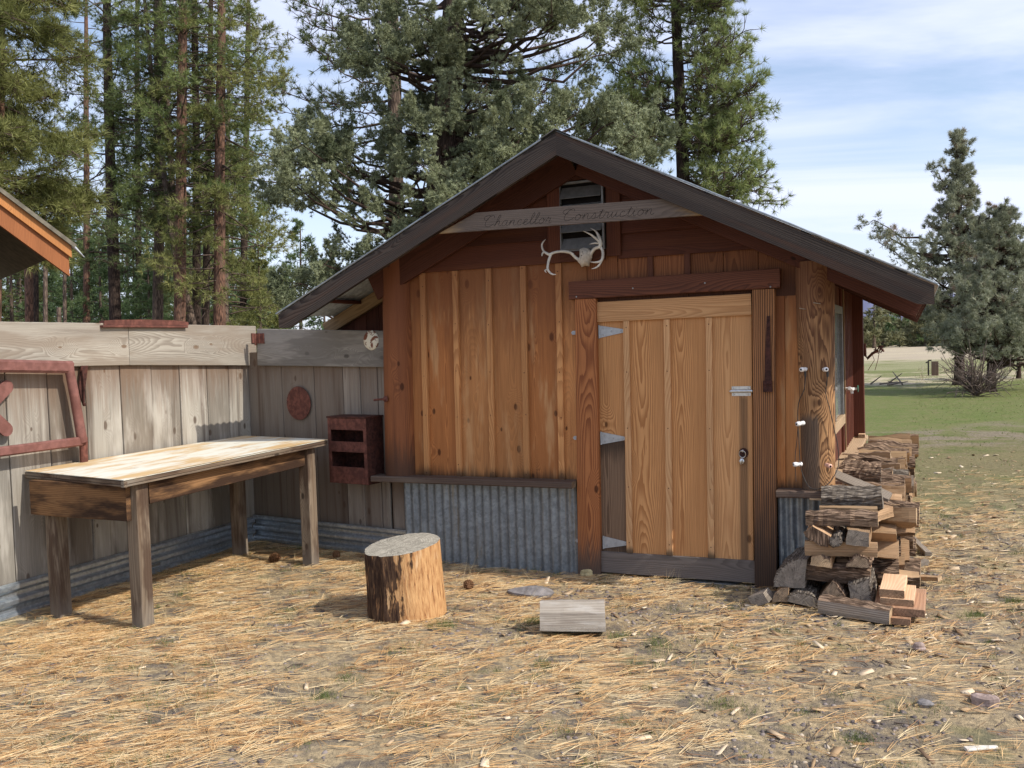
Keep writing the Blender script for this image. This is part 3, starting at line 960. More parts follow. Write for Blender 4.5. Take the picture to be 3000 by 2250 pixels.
# right hand wall, with its window, ledge and tap
b = MB()
for i in range(13):
    b.board((1.43, .1 + i * .262, .60), (1.43, .1 + i * .262, 2.02), (0, 1, 0), .26, .02, warp=0, nseg=1)
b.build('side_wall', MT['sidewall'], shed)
for i in range(9):
    yb_ = 2.02 + (i * .165 if i < 8 else 1.25)
    b = MB()
    b.board((1.450, yb_, .638), (1.450, yb_, 1.98), (0, 1, 0), .05, .02, warp=0)
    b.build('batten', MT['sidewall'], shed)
b = MB()
b.box((1.444, 3.24, .64), (1.552, 3.36, 2.0), axis=2)
b.build('corner_post', MT['sidewall'], shed)
b = MB()
b.board((1.488, -.125, .612), (1.488, 3.45, .612), (1, 0, 0), .165, .04, seed=.3)
b.build('ledge', MT['ledge'], shed)
b = MB()
b.box((1.50, 3.14, .632), (1.56, 3.23, .668))
b.build('end_block', MT['lumber'], shed)
b = MB()
b.box((1.441, .62, .96), (1.446, 1.88, 1.77))
win = b.build('window', MT['glass'], shed)
b = MB()
for (lo, hi) in (((1.441, .54, .88), (1.474, 1.96, .955)), ):
    b.box(lo, hi)
b.build('window_sill', MT['ledge'], win)
b = MB()
for (lo, hi) in (((1.441, .54, 1.771), (1.470, 1.93, 1.83)), ((1.441, .54, .956), (1.470, .615, 1.77)), ((1.441, 1.885, .956), (1.470, 1.93, 1.77)), ((1.447, 1.22, .956), (1.462, 1.25, 1.77))):
    b.box(lo, hi)
b.build('window_frame', MT['vent'], win)
b = MB()
b.plate([(-1.56, .03, -.05), (-1.56, 3.45, -.05), (-1.56, 3.45, 2.1), (-1.56, .03, 2.1)], (1, 0, 0), .03)
b.build('side_wall', MT['sidewall'], shed)
b = MB()
for i in range(7):
    b.board((-2.36 + i * .12, .36, -.05), (-2.36 + i * .12, .36, zroof(-2.36 + i * .12) - .03), (1, 0, 0), .118, .02, warp=0, nseg=1)
b.build('eave_shade_boards', MT['rafter2'], shed)  # boards added as a dark stand-in for the shade under the left eave
b = MB()
b.plate([(-1.56, 3.46, -.05), (1.42, 3.46, -.05), (1.42, 3.46, 2.1), (AP[0], 3.46, 2.85), (-1.56, 3.46, 2.1)], (0, 1, 0), .03)
b.build('back_wall', MT['sidewall'], shed)
fx = on_plane(1836, 850, 0, 1.50)
b = MB()
b.tube([(1.44, fx[1], 1.15), (1.50, fx[1], 1.15), (1.53, fx[1] - .03, 1.15)], .013, 10)
b.tube([(1.50, fx[1], 1.15), (1.50, fx[1] - .07, 1.158)], [.018, .014], 10)
b.tube([(1.51, fx[1] - .0, 1.15), (1.515, fx[1], 1.11)], [.016, .014], 10)
b.tube([(1.50, fx[1] - .0, 1.15), (1.56, fx[1], 1.15)], [.012, .01], 10)
fa = b.build('faucet', MT['porcelain'], shed)
b = MB()
b.tube([(1.56, fx[1], 1.15), (1.568, fx[1], 1.15)], .03, 10)
b.build('faucet_handle', MT['green'], fa)
b = MB()
b.tube([(1.464, fx[1] - .05, .64), (1.464, fx[1] - .05, 1.98)], .006, 6)
b.build('pipe', MT['rafter'], shed)

# ------------------------------------------------------------------ things hung on the shed
th = thing('antlers', 'bleached deer skull plate with forked antlers nailed below the gable vent', 'antlers', (-.03, -.05, 2.12))


def anp(p, y=-.075): return on_plane((1560 + p[0] / 8.733) / DPX, (640 + p[1] / 8.733) / DPX, 1, y)


b = MB()
sk = [(1200, 790), (1300, 745), (1430, 765), (1500, 830), (1530, 1000), (1500, 1080), (1460, 1160), (1462, 1225), (1330, 1215), (1260, 1250), (1220, 1170), (1160, 1110), (1160, 1060), (1205, 980)]
front = [anp(p, -.085) for p in sk]
back = [anp(p, -.045) for p in sk]
cen = anp((1330, 980), -.125)
v = [cen] + [anp((1330 + (p[0] - 1330) * .6, 980 + (p[1] - 980) * .6), -.115) for p in sk] + front + back
n_ = len(sk)
f = [(0, 1 + (i + 1) % n_, 1 + i) for i in range(n_)]
for L0 in (1, 1 + n_):
    f += [(L0 + i, L0 + (i + 1) % n_, L0 + n_ + (i + 1) % n_, L0 + n_ + i) for i in range(n_)]
b.add(v, f, None, None, 0, True)
for p in ((1280, 855), (1320, 905), (1258, 950), (1400, 835)):
    b.lathe([(.0028, 0), (.002, .004)], anp(p, -.118), (0, -1, 0), 8, mi=1)
b.build('skull', [MT['bone'], MT['black']], th)


def beam(pts, rad, ys):
    P = [anp(p, y) for p, y in zip(pts, ys)]
    Q = cat(P, 4)
    rr = np.interp(np.linspace(0, 1, len(Q)), np.linspace(0, 1, len(rad)), rad)
    return Q, rr


b = MB()
for pts, rad, ys in (
    ([(1190, 1060), (1100, 1000), (1000, 900), (880, 855), (720, 845), (560, 870), (440, 920), (360, 890), (290, 840), (245, 740), (250, 640), (335, 535)], [.011, .0105, .010, .010, .0085, .0085, .0105, .009, .0075, .007, .006, .0015], [-.08, -.085, -.1, -.12, -.14, -.15, -.15, -.15, -.14, -.13, -.12, -.11]),
    ([(300, 850), (255, 900), (240, 960)], [.007, .006, .003], [-.14, -.15, -.16]),
    ([(470, 930), (420, 1060), (395, 1180), (390, 1290), (440, 1380), (520, 1430), (605, 1435)], [.009, .0095, .0085, .008, .007, .0055, .0015], [-.15, -.16, -.17, -.18, -.18, -.18, -.17]),
    ([(400, 1290), (340, 1320), (320, 1340), (355, 1385)], [.005, .005, .0045, .002], [-.18, -.18, -.18, -.18]),
    ([(1470, 1010), (1510, 880), (1600, 770), (1720, 720), (1740, 620), (1700, 470), (1620, 330), (1475, 245)], [.012, .0115, .011, .012, .012, .0105, .006, .0012], [-.08, -.09, -.11, -.13, -.13, -.12, -.11, -.1]),
    ([(1720, 600), (1620, 510), (1470, 400), (1295, 320)], [.010, .008, .006, .0012], [-.13, -.14, -.15, -.16]),
    ([(1700, 640), (1600, 630), (1450, 660)], [.0065, .0055, .0012], [-.13, -.15, -.17]),
    ([(1740, 730), (1795, 830), (1800, 960), (1760, 1080), (1640, 1120), (1485, 1115)], [.010, .0095, .0095, .0095, .007, .0015], [-.13, -.14, -.16, -.17, -.18, -.19]),
    ([(1775, 1080), (1700, 1200), (1610, 1265), (1512, 1288)], [.006, .007, .005, .0012], [-.17, -.17, -.165, -.16])):
    Q, rr = beam(pts, rad, ys)
    b.tube(Q, rr, 8, jit=.05)
b.build('antler', MT['antler'], th)

t = MB()
sx_, s0, s1 = FR(1656, 760)[0] + .012, 1.258, 1.735
t.plate([(sx_ - .010 + .012, -.056, s1), (sx_ + .010 + .012, -.056, s1), (sx_ + .021, -.056, s0 + .07), (sx_ - .021, -.056, s0 + .07)], (0, -1, 0), .006)
t.box((sx_ - .027, -.072, s0), (sx_ + .027, -.05, s0 + .07))
for q in (-.013, .013):
    t.lathe([(.009, 0), (.008, .006), (.002, .008)], (sx_ + q, -.072, s0 + .05), (0, -1, 0), 8)
tag(t.build('iron_strap', MT['darkrust']), 'long tapering rusty iron strap screwed to the dark right door jamb', 'iron strap')
t = MB()
bx, bz = FR(848, 860)
t.lathe([(.022, 0), (.024, .006), (.022, .012)], (bx + .01, -.108, bz), (-.3, -1, 0), 12)
t.tube([(bx + .01, -.11, bz), (bx - .03, -.16, bz), (bx - .06, -.17, bz - .003)], [.009, .008, .008], 8)
tag(t.build('iron_bolt', MT['rust']), 'rusty bolt and washer sticking out of the left reddish corner post', 'bolt')

# porcelain insulators and their flex on the wavy post
ins = [((1735, 798), (-.45, -1, 0), 'white porcelain insulator, upper left of the pair high on the wavy log post'),
       ((1783, 798), (.35, -1, .05), 'white porcelain insulator, upper right of the pair high on the wavy log post'),
       ((1728, 915), (-.9, -.8, -.1), 'white porcelain insulator halfway up the left edge of the wavy log post'),
       ((1722, 1003), (-1, -.6, 0), 'white porcelain insulator low on the left edge of the wavy log post'),
       ((1790, 1006), (.6, -1, -.05), 'pinkish stained porcelain insulator low on the right of the wavy log post')]
ipos = []
for (q, dr_, lab) in ins:
    p = on_plane(q[0], q[1], 1, -.125)
    ipos.append(p)
    d = nrm(dr_)
    t = thing('insulator', lab, 'insulator', p, 'porcelain insulators on the log post')
    o = p - d * .032
    b = MB()
    b.lathe([(.010, 0), (.0135, .004), (.0135, .020), (.0115, .024), (.0115, .030), (.0145, .034), (.0145, .052), (.012, .057), (.006, .057)], o, d, 14)
    b.build('body', MT['pinkporcelain'] if 'pinkish' in lab else MT['porcelain'], t)
    b = MB()
    b.lathe([(.0065, 0), (.0065, .0012)], o + d * .0572, d, 10)
    b.build('bolt_hole', MT['black'], t)
t = MB()
for k in (0, 1):
    p = ipos[k]
    t.tube([p + (.012, .0, -.012), p + (.012, -.002, -.045)], [.008, .007], 8)
W1 = [ipos[0] + (.012, 0, -.04), ipos[0] + (.005, -.01, -.12), (1.352, -.118, 1.19), (1.345, -.115, 1.07), (1.35, -.12, .95), (1.355, -.125, .82), (1.372, -.13, .74), (1.41, -.14, .672), (1.47, -.145, .668), (1.53, -.11, .71), (1.572, -.06, .80), (1.572, -.07, .92), (1.555, -.08, 1.02), (1.53, -.10, 1.16), (1.512, -.115, 1.25), ipos[1] + (.012, 0, -.04)]
t.tube(cat(W1, 5), .0026, 6)
t.tube(cat([ipos[2] + (-.01, 0, -.01), (1.335, -.11, .95), (1.322, -.1, .84), (1.325, -.1, .70)], 5), .0022, 6)
tag(t.build('electric_flex', MT['wire']), 'thin dark electric flex looping between the insulators on the log post', 'cable')
for q, lab in (((1766, 655), 'short bright nail near the top of the wavy log post'), ((1735, 667), 'dark nail left of the bright one near the top of the wavy log post')):
    p = on_plane(q[0], q[1], 1, -.115)
    t = MB()
    t.tube([p + (-.02, -.02, .004), p + (.015, .02, -.004)], .0025, 6)
    tag(t.build('nail', MT['steel'] if 'bright' in lab else MT['darkrust']), lab, 'nail')
t = MB()
a_ = on_plane(1868, 742, 1, 3.45)
pp = [on_plane(x, y, 1, 3.45) for x, y in ((1868, 742), (1869, 768), (1873, 775), (1884, 764), (1897, 756))]
t.tube([p + (.0, 0, 0) for p in [pp[0], (pp[0] + pp[1]) / 2]] + pp[1:], .013, 8)
e_ = pp[-1]
for i in range(26):
    d = nrm(rng.normal(size=3) * (1, .7, .6))
    d2 = nrm(rng.normal(size=3))
    t.tube([e_ + d * .03 + (.01, 0, .01), e_ + d * .03 + d2 * .03 + (.01, 0, .005)], .005, 4)
for q in ((1890, 800), (1875, 800)):
    e2 = on_plane(q[0], q[1], 1, 3.45)
    t.tube([e_ + (.01 if q[0] > 1880 else -.06, 0, -.02), (e_ + e2) / 2 + (.012, 0, 0), e2], .003, 5)
tag(t.build('bent_pipe', MT['rust']), 'rusty bent pipe with a clump of wire on the shed far right corner', 'pipe')
# ================================================================== fences
FX = -3.25
FN = np.array([1., 0, 0])
P0, P1 = np.array([-3.25, .30, 0]), np.array([-1.53, .03, 0])
RD = nrm(P1 - P0)
RN = np.array([RD[1], -RD[0], 0.])
if RN[1] > 0: RN = -RN


def FL(x, y, off=0.): return on_plane(x, y, 0, FX + off)


def FRT(x, y, off=0.): return on_any(x, y, P0 + RN * off, RN)


lf = thing('plank_fence', 'sunlit weathered plank fence running back behind the workbench', 'fence', (FX, -1.5, 0))
b = MB()
ys = [-4.6, -4.3, -4.05, -3.75, -3.5, -3.2, -2.95, -2.7, -2.42, -2.2]
ys += [FL(x, 900)[1] for x in (16, 106, 188, 264, 332, 393, 451, 498, 552)]
ys = sorted(ys)
for a, c in zip(ys[:-1], ys[1:]):
    m = (a + c) / 2
    j = random.uniform(-.006, .006)
    b.board((FX - .012 + j, m, .03), (FX - .012 + j * .5, m, 1.66), (0, 1, 0), c - a - .008, .022, ch=.004, warp=.004)
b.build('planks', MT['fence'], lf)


def zrow(ptA, ptB): return FL(*ptA), FL(*ptB)


for (xa, xb, ya0, yb0, ya1, yb1) in ((-300, 275, 687, 699, 776, 789), (276, 551, 699, 704.5, 789, 790)):
    tA, tB = FL(xa, ya0, .02), FL(xb, yb0, .02)
    bA, bB = FL(xa, ya1, .02), FL(xb, yb1, .02)
    b = MB()
    if xa < 0:
        s_ = (tA[1] + 4.6) / (tB[1] - tA[1])
        ext = lambda A, B: A + (A - B) * s_
        tA, bA = ext(tA, tB), ext(bA, bB)
        tA[2], bA[2] = 1.868, 1.605
    W0 = tA[2] - bA[2]
    W1_ = tB[2] - bB[2]
    b.board((tA + bA) / 2, (tB + bB) / 2, (0, 0, 1), W0, .028, W1=W1_, ch=.004)
    b.build('cap_board', MT['capboard'], lf)
b = MB()
b.sheet((FX + .018, -4.6, -.03), (0, 0, 1), (0, 1, 0), (1, 0, 0), .235, 4.6 + .27, .092, .015, sharp=True, seg=16, nb=4)
b.build('metal_skirt', MT['galv2'], lf)
for yy in (-4.4, -2.0, .2):
    b = MB()
    b.box((FX - .12, yy - .045, -.1), (FX - .026, yy + .045, 1.8), axis=2)
    b.build('fence_post', MT['fence2'], lf)

rfn = thing('plank_fence', 'shaded weathered plank fence joining the shed left corner', 'fence', ((P0 + P1) / 2))
b = MB()
us = [float(np.dot(FRT(x, 900) - P0, RD)) for x in (553, 612, 682, 744, 781, 818)] + [1.55]
us[0] = .004
for a, c in zip(us[:-1], us[1:]):
    m = (a + c) / 2
    p = P0 + RD * m - RN * .012
    j = RN * random.uniform(-.004, .004)
    b.board(p + (0, 0, .08) + j, p + (0, 0, 1.62) + j, RD, c - a - .005, .022, ch=.004, warp=.002)
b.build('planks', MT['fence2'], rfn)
b = MB()
p = P0 + RD * 1.655 - RN * .012
b.board(p + (0, 0, .05), p + (0, 0, .60), RD, .17, .022)
b.build('plank', MT['fence2'], rfn)
tA, tB, bA, bB = FRT(553, 710.5, .02), FRT(850, 714.5, .02), FRT(553, 790, .02), FRT(850, 793.5, .02)
b = MB()
b.board((tA + bA) / 2 + RD * .03, (tB + bB) / 2, (0, 0, 1), tA[2] - bA[2], .028, W1=tB[2] - bB[2], ch=.004)
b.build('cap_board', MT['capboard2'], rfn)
b = MB()
b.sheet(P0 + RN * .018 + RD * .02 + (0, 0, .0), (0, 0, 1), RD, RN, .225, 1.70, .092, .015, sharp=True, seg=16, nb=4)
b.build('metal_skirt', MT['galv2'], rfn)

# ------------------------------------------------------------------ rusty things on the fences
t = MB()
a0, a1 = FL(220, 702, .02), FL(402, 703, .02)
tp = [FL(x, y, .02) for x, y in ((220, 693), (245, 691), (310, 690.5), (370, 692), (402, 696))]
t.plate([a0 + (0, 0, .0)] + [a1] + tp[::-1], (1, 0, 0), .05)
lo0, lo1 = FL(219, 705, .05), FL(403, 706, .05)
t.board(lo0, lo1, (0, 0, 1), .017, .03)
tag(t.build('rail', MT['rust']), 'rusty cambered iron bar lying along the top edge of the fence', 'iron bar')
t = thing('iron_bracket', 'small rusty channel bracket bridging the two fences at their corner', 'bracket', FRT(558, 745, .04))
for x0, x1, off in ((543, 551, .03), (553, 560, .045), (561, 570, .038)):
    q0_, q1_ = (FL(x0, 720, .04), FL(x1, 720, .04)) if x1 < 552 else (FRT(x0, 720, off), FRT(x1, 720, off))
    b = MB()
    b.plate([q0_, q1_, q1_ - (0, 0, .085), q0_ - (0, 0, .085)], RN if x1 > 552 else FN, .008)
    b.build('plate', MT['rust'], t)
b = MB()
b.tube([FRT(552, 722, .05), FRT(552, 746, .05)], .009, 8)
b.build('pin', MT['rust'], t)

# vehicle door window frame, hung on the boards
t = thing('rusty_door_frame', 'rusty steel window frame from an old vehicle door hung on the fence', 'metal frame', FL(120, 900, .06))
b = MB()
b.board(FL(-130, 789, .10), FL(155, 793, .10), (0, 0, 1), .082, .045, ch=.016, nseg=4)
b.build('top_rail', MT['rust2'], t)
b = MB()
pts = cat([FL(q[0], q[1], .10) for q in ((150, 800), (158, 840), (166, 885), (173, 925), (178, 955))], 4)
b.tube(pts, np.linspace(.030, .034, len(pts)), 12)
b.build('side_rail', MT['rust2'], t)
b = MB()
b.board(FL(-130, 992, .10), FL(176, 953, .10), (0, 0, 1), .062, .036, ch=.01, nseg=4)
b.build('bottom_rail', MT['rust2'], t)
b = MB()
b.board(FL(180, 945, .09), FL(182, 1010, .09), (0, 1, 0), .055, .03, ch=.006, nseg=2)
b.build('lower_stile', MT['rust'], t)
t = MB()
cap = lambda A, B, w: t.board(A, B, np.cross(nrm(B - A), FN), w, .014, ch=.005, nseg=2)


def blade(A, B, w):
    d = nrm(B - A)
    s_ = np.cross(FN, d)
    poly = []
    for k in range(9):
        a = -math.pi / 2 + math.pi * k / 8
        poly.append(B + d * math.cos(a) * w / 2 + s_ * math.sin(a) * w / 2)
    poly += [A + s_ * w / 2, A - s_ * w / 2]
    t.plate(poly, FN, .016)


blade(FL(-34, 885, .035), FL(14, 836, .035), .085)
blade(FL(-34, 885, .052), FL(13, 928, .052), .085)
blade(FL(-34, 885, .035), FL(-85, 840, .035), .085)
blade(FL(-34, 885, .052), FL(-85, 932, .052), .085)
tag(t.build('rusty_iron_cross', MT['rust2']), 'cross of flat round-ended rusty blades inside the metal frame', 'blades')
t = MB()
t.plate([FL(175, 787, .03), FL(190, 787, .03), FL(184, 835, .03), FL(179, 875, .03), FL(175, 862, .03), FL(170, 838, .03)], FN, .008)
t.tube([FL(178, 798, .05), FL(182, 836, .055), FL(181, 873, .05)], .007, 8)
t.lathe([(.012, 0), (.01, .014)], FL(181, 874, .04), FN, 8)
tag(t.build('shelf_bracket', MT['darkrust']), 'narrow rusty pointed bracket nailed up beside the metal frame', 'bracket')
c = FRT(645, 871, .02)
rr = np.linalg.norm(FRT(672, 871, .02) - c) * .98
poly = []
for i in range(120):
    a = 2 * math.pi * i / 120
    r = rr * (1.0 if i % 2 else .955)
    poly.append(c + RD * math.cos(a) * r + np.array([0, 0, 1]) * math.sin(a) * r)
t = MB()
t.plate(poly, RN, .004)
tag(t.build('saw_blade', MT['rust']), 'round toothed rusty circular saw blade hung on the shaded fence', 'saw blade')
c = FRT(803, 735, .03)
lm = bpy.data.materials.new('chipped_enamel')
N = NT(lm)
tcn = N.n('ShaderNodeTexCoord').outputs['Object']
nn = N.noise(tcn, 14., 4, .6, .5)
k = N.ss(nn, .50, .53)
N.out(N.mix(k, (.74, .69, .55), (.20, .075, .04)), N.m('MULTIPLY_ADD', k, .5, .25), bump=nn, bstr=.1)
t = MB()
t.lathe([(.074, 0), (.078, .006), (.074, .012), (.05, .022), (.012, .026), (.001, .026)], c, RN, 30)
tag(t.build('pot_lid', lm), 'round cream enamel lid with rust patches on the fence by the shed', 'lid')

# rusty box cupboard
bl, br, tr_, tl = [FRT(x, y, .20) for x, y in ((713, 1033), (796, 1041), (799, 902), (714, 897))]
w0 = bl.copy()
width = float(np.dot(br - bl, RD))
z0, z1 = .585, 1.10
t = thing('rusty_box', 'rusty metal cupboard with two dark slots fixed to the fence corner', 'metal box', bl + RD * width / 2 - RN * .1)


def bx3(mb, u0, u1, d0, d1, za, zb):
    A = bl + RD * u0 - RN * d0
    c_ = [A, A + RD * (u1 - u0), A + RD * (u1 - u0) - RN * (d1 - d0), A - RN * (d1 - d0)]
    lo = [np.array([q[0], q[1], za]) for q in c_]
    hi = [np.array([q[0], q[1], zb]) for q in c_]
    mb.add(lo + hi, [(3, 2, 1, 0), (4, 5, 6, 7), (0, 1, 5, 4), (1, 2, 6, 5), (2, 3, 7, 6), (3, 0, 4, 7)])


b = MB()
D_ = .185
bx3(b, 0, .006, 0, D_, z0, z1 - .01)
bx3(b, width - .006, width, 0, D_, z0, z1 - .01)
bx3(b, .006, width - .006, D_ - .006, D_, z0, z1 - .01)
bx3(b, .006, width - .006, .002, D_ - .006, z0, z0 + .006)
bx3(b, .006, width - .006, .01, D_ - .006, z0 + .27, z0 + .276)
bx3(b, -.006, width + .008, -.008, D_ + .004, z1 - .01, z1 + .004)
b.build('case', MT['darkrust'], t)
b = MB()
for za, zb in ((z1 - .10, z1 - .012), (z0 + .245, z0 + .325)):
    bx3(b, .03, width - .03, -.004, .004, za, zb)
bx3(b, .002, .03, -.005, .003, z0 + .002, z1 - .011)
bx3(b, width - .03, width - .002, -.005, .003, z0 + .002, z1 - .011)
b.build('face_frame', MT['rust'], t)
b = MB()
bx3(b, .03, width - .03, -.012, .004, z0 + .004, z0 + .13)
b.build('drawer', MT['rust'], t)
# ================================================================== workbench
wb = thing('workbench', 'long outdoor workbench with a peeling white top and square timber legs', 'workbench', (-2.6, -1.0, 0))
zt = dict(fl=.910, fr=.938, bl=.905, br=.918)
cf = {k: on_ground(x, y, zt[k]) for k, (x, y) in dict(fl=(267, 1037), fr=(708, 949), bl=(53, 1017), br=(530, 941)).items()}
th_ = np.array([0, 0, .042])
b = MB()
nu, nv_ = 3, 10
C_ = [cf['fl'], cf['fr'], cf['br'], cf['bl']]
v, g = [], []
for i in range(nu + 1):
    for j in range(nv_ + 1):
        s_, r_ = i / nu, j / nv_
        p = (C_[0] * (1 - r_) + C_[1] * r_) * (1 - s_) + (C_[3] * (1 - r_) + C_[2] * r_) * s_
        p = p + np.array([0, 0, .004 * math.sin(r_ * 3.1)])
        v.append(p)
        g.append((s_ * 1.05 - .5, r_ * 2.0, .4))
f = [(i * (nv_ + 1) + j, i * (nv_ + 1) + j + 1, (i + 1) * (nv_ + 1) + j + 1, (i + 1) * (nv_ + 1) + j) for i in range(nu) for j in range(nv_)]
b.add(v, f, g, None, 0)
b.add([p - np.array([0, 0, .004]) for p in v], [q[::-1] for q in f], g, None, 0)
cc = sum(C_) / 4
for i in range(4):
    A_, B_ = C_[i], C_[(i + 1) % 4]
    L_ = np.linalg.norm(A_ - B_)
    a_, b_ = A_ - th_ * .1, B_ - th_ * .1
    b.add([A_, a_, b_, B_], [(0, 1, 2, 3)], [(0, 0, .2), (.004, 0, .2), (.004, L_, .2), (0, L_, .2)], None, 0)
b.build('top', MT['benchtop'], wb)
b = MB()
edge = .036
for i in range(4):
    A_, B_ = C_[i], C_[(i + 1) % 4]
    d = nrm(B_ - A_)
    inn = nrm(cc - (A_ + B_) / 2)
    inn = inn - d * np.dot(inn, d)
    inn = nrm(inn)
    for (q, tt, w_) in ((.015, .022, .018), (.034, .014, .016)):
        b.board(A_ + inn * .012 - (0, 0, q + .004), B_ + inn * .012 - (0, 0, q + .004), (0, 0, 1), tt * .95, w_ + .004, ch=.003, nseg=6, warp=.001)
b.build('edge_strip', MT['benchleg'], wb)
LX0, LX1 = -2.262, -2.172
LY0, LY1 = -1.985, -.315
legs = dict(fl=(-2.214, -1.962), fr=(-2.196, -.335), bl=(-2.945, -1.925), br=(-2.955, -.235))
for k, (x, y) in legs.items():
    b = MB()
    ztop = dict(fl=.87, fr=.892, bl=.862, br=.876)[k]
    b.board((x, y, -.05), (x, y, ztop), (1, 0, 0), .092, .092, ch=.005, warp=.002)
    b.build('leg', MT['benchleg'], wb)
b = MB()
zA = on_plane(330, 1068, 0, -2.18)[2]
b.board((-2.198, -1.90, .795), (-2.198, -.38, .822), (0, 0, 1), .13, .036, seed=.35)
b.build('apron', MT['bench'], wb)
b = MB()
b.board((-2.95, -.25, .81), (-2.22, -.30, .812), (0, 0, 1), .13, .036)
b.build('apron', MT['bench'], wb)
b = MB()
ea, eb = np.array([-3.06, -1.995, .755]), np.array([-2.215, -2.028, .757])
b.board(ea, eb, (0, 0, 1), .215, .034, seed=.77)
b.build('apron', MT['bench'], wb)
b = MB()
b.board((-2.98, -1.9, .80), (-2.98, -.3, .82), (0, 0, 1), .13, .036)
b.build('apron', MT['bench'], wb)

# ================================================================== neighbouring roof corner
# its gable end faces us at a slant, so that only the low corner of one eave shows above the fence
NA = R(62)
NX = np.array([math.cos(NA), math.sin(NA), 0.])      # along the gable, towards the eave
NY = np.array([-math.sin(NA), math.cos(NA), 0.])     # along the ridge, away from us
NC = at(152, 560, 8.6)
nbr = thing('neighbouring_building', 'orange-brown timber eave corner of a neighbouring building above the fence', 'building', (NC[0] - NX[0] * 2 + NY[0], NC[1] - NX[1] * 2 + NY[1], 0))
UPV = np.array([0, 0, 1.])


def NB(x, y): return on_any(x, y, NC, NY)


cA, cB = NB(0, 412), NB(153, 527)
run = float(np.dot(cB - cA, NX))
sl = (cA[2] - cB[2]) / run
cD, cF = NB(153, 557), NB(151, 600)
d1, d2 = cB[2] - cD[2], cB[2] - cF[2]
HW = 2.3
q0 = lambda u, off, v=0.: cB - NX * u + UPV * (sl * u - off) + NY * v
b = MB()
b.plate([q0(0, .02), q0(0, d1), q0(HW, d1), q0(HW, .02)][::-1], -NY, .03, .2)
b.build('fascia', wood('orange_fascia', (.50, .215, .07), (.34, .125, .04), rings=80, knots=.1, tonevar=.05), nbr)
b = MB()
b.plate([q0(.02, d1, .04), q0(.02, d2, .04), q0(HW, d2, .04), q0(HW, d1, .04)][::-1], -NY, .05, .6)
b.build('bargeboard', wood('brown_barge', (.34, .125, .045), (.19, .065, .025), rings=85, knots=.1, tonevar=.05), nbr)
b = MB()
b.plate([q0(-.03, -.0, -.05), q0(HW, -.0, -.05), q0(HW, -.0, 4.2), q0(-.03, -.0, 4.2)], nrm(UPV + NX * sl), .035)
mir = lambda p: p - NX * 2 * (np.dot(p - cB, NX) + HW)
b.plate([mir(q) for q in (q0(-.03, -.0, -.05), q0(HW, -.0, -.05), q0(HW, -.0, 4.2), q0(-.03, -.0, 4.2))][::-1], nrm(UPV - NX * sl), .035)
b.build('roof', plain('mossy_roof_metal', (.16, .14, .10), .6, .1, .3, 12, .2), nbr)
b = MB()
b.tube([q0(-.01, .01, -.03), q0(-.10, .045, -.05)], [.02, .004], 6)
b.build('drip_edge', MT['zinc'], nbr)
b = MB()
W_ = [q0(.75, .12, .5), q0(HW, .12, .5), mir(q0(.75, .12, .5))]
g0 = lambda p: np.array([p[0], p[1], -.1])
b.plate([g0(W_[0]), W_[0], W_[1], W_[2], g0(W_[2])], -NY, .06)
e0, e1 = q0(.75, .12, .5), q0(.75, .12, 4.0)
b.plate([g0(e0), e0, e1, g0(e1)], NX, .06)
b.build('wall', MT['rafter2'], nbr)
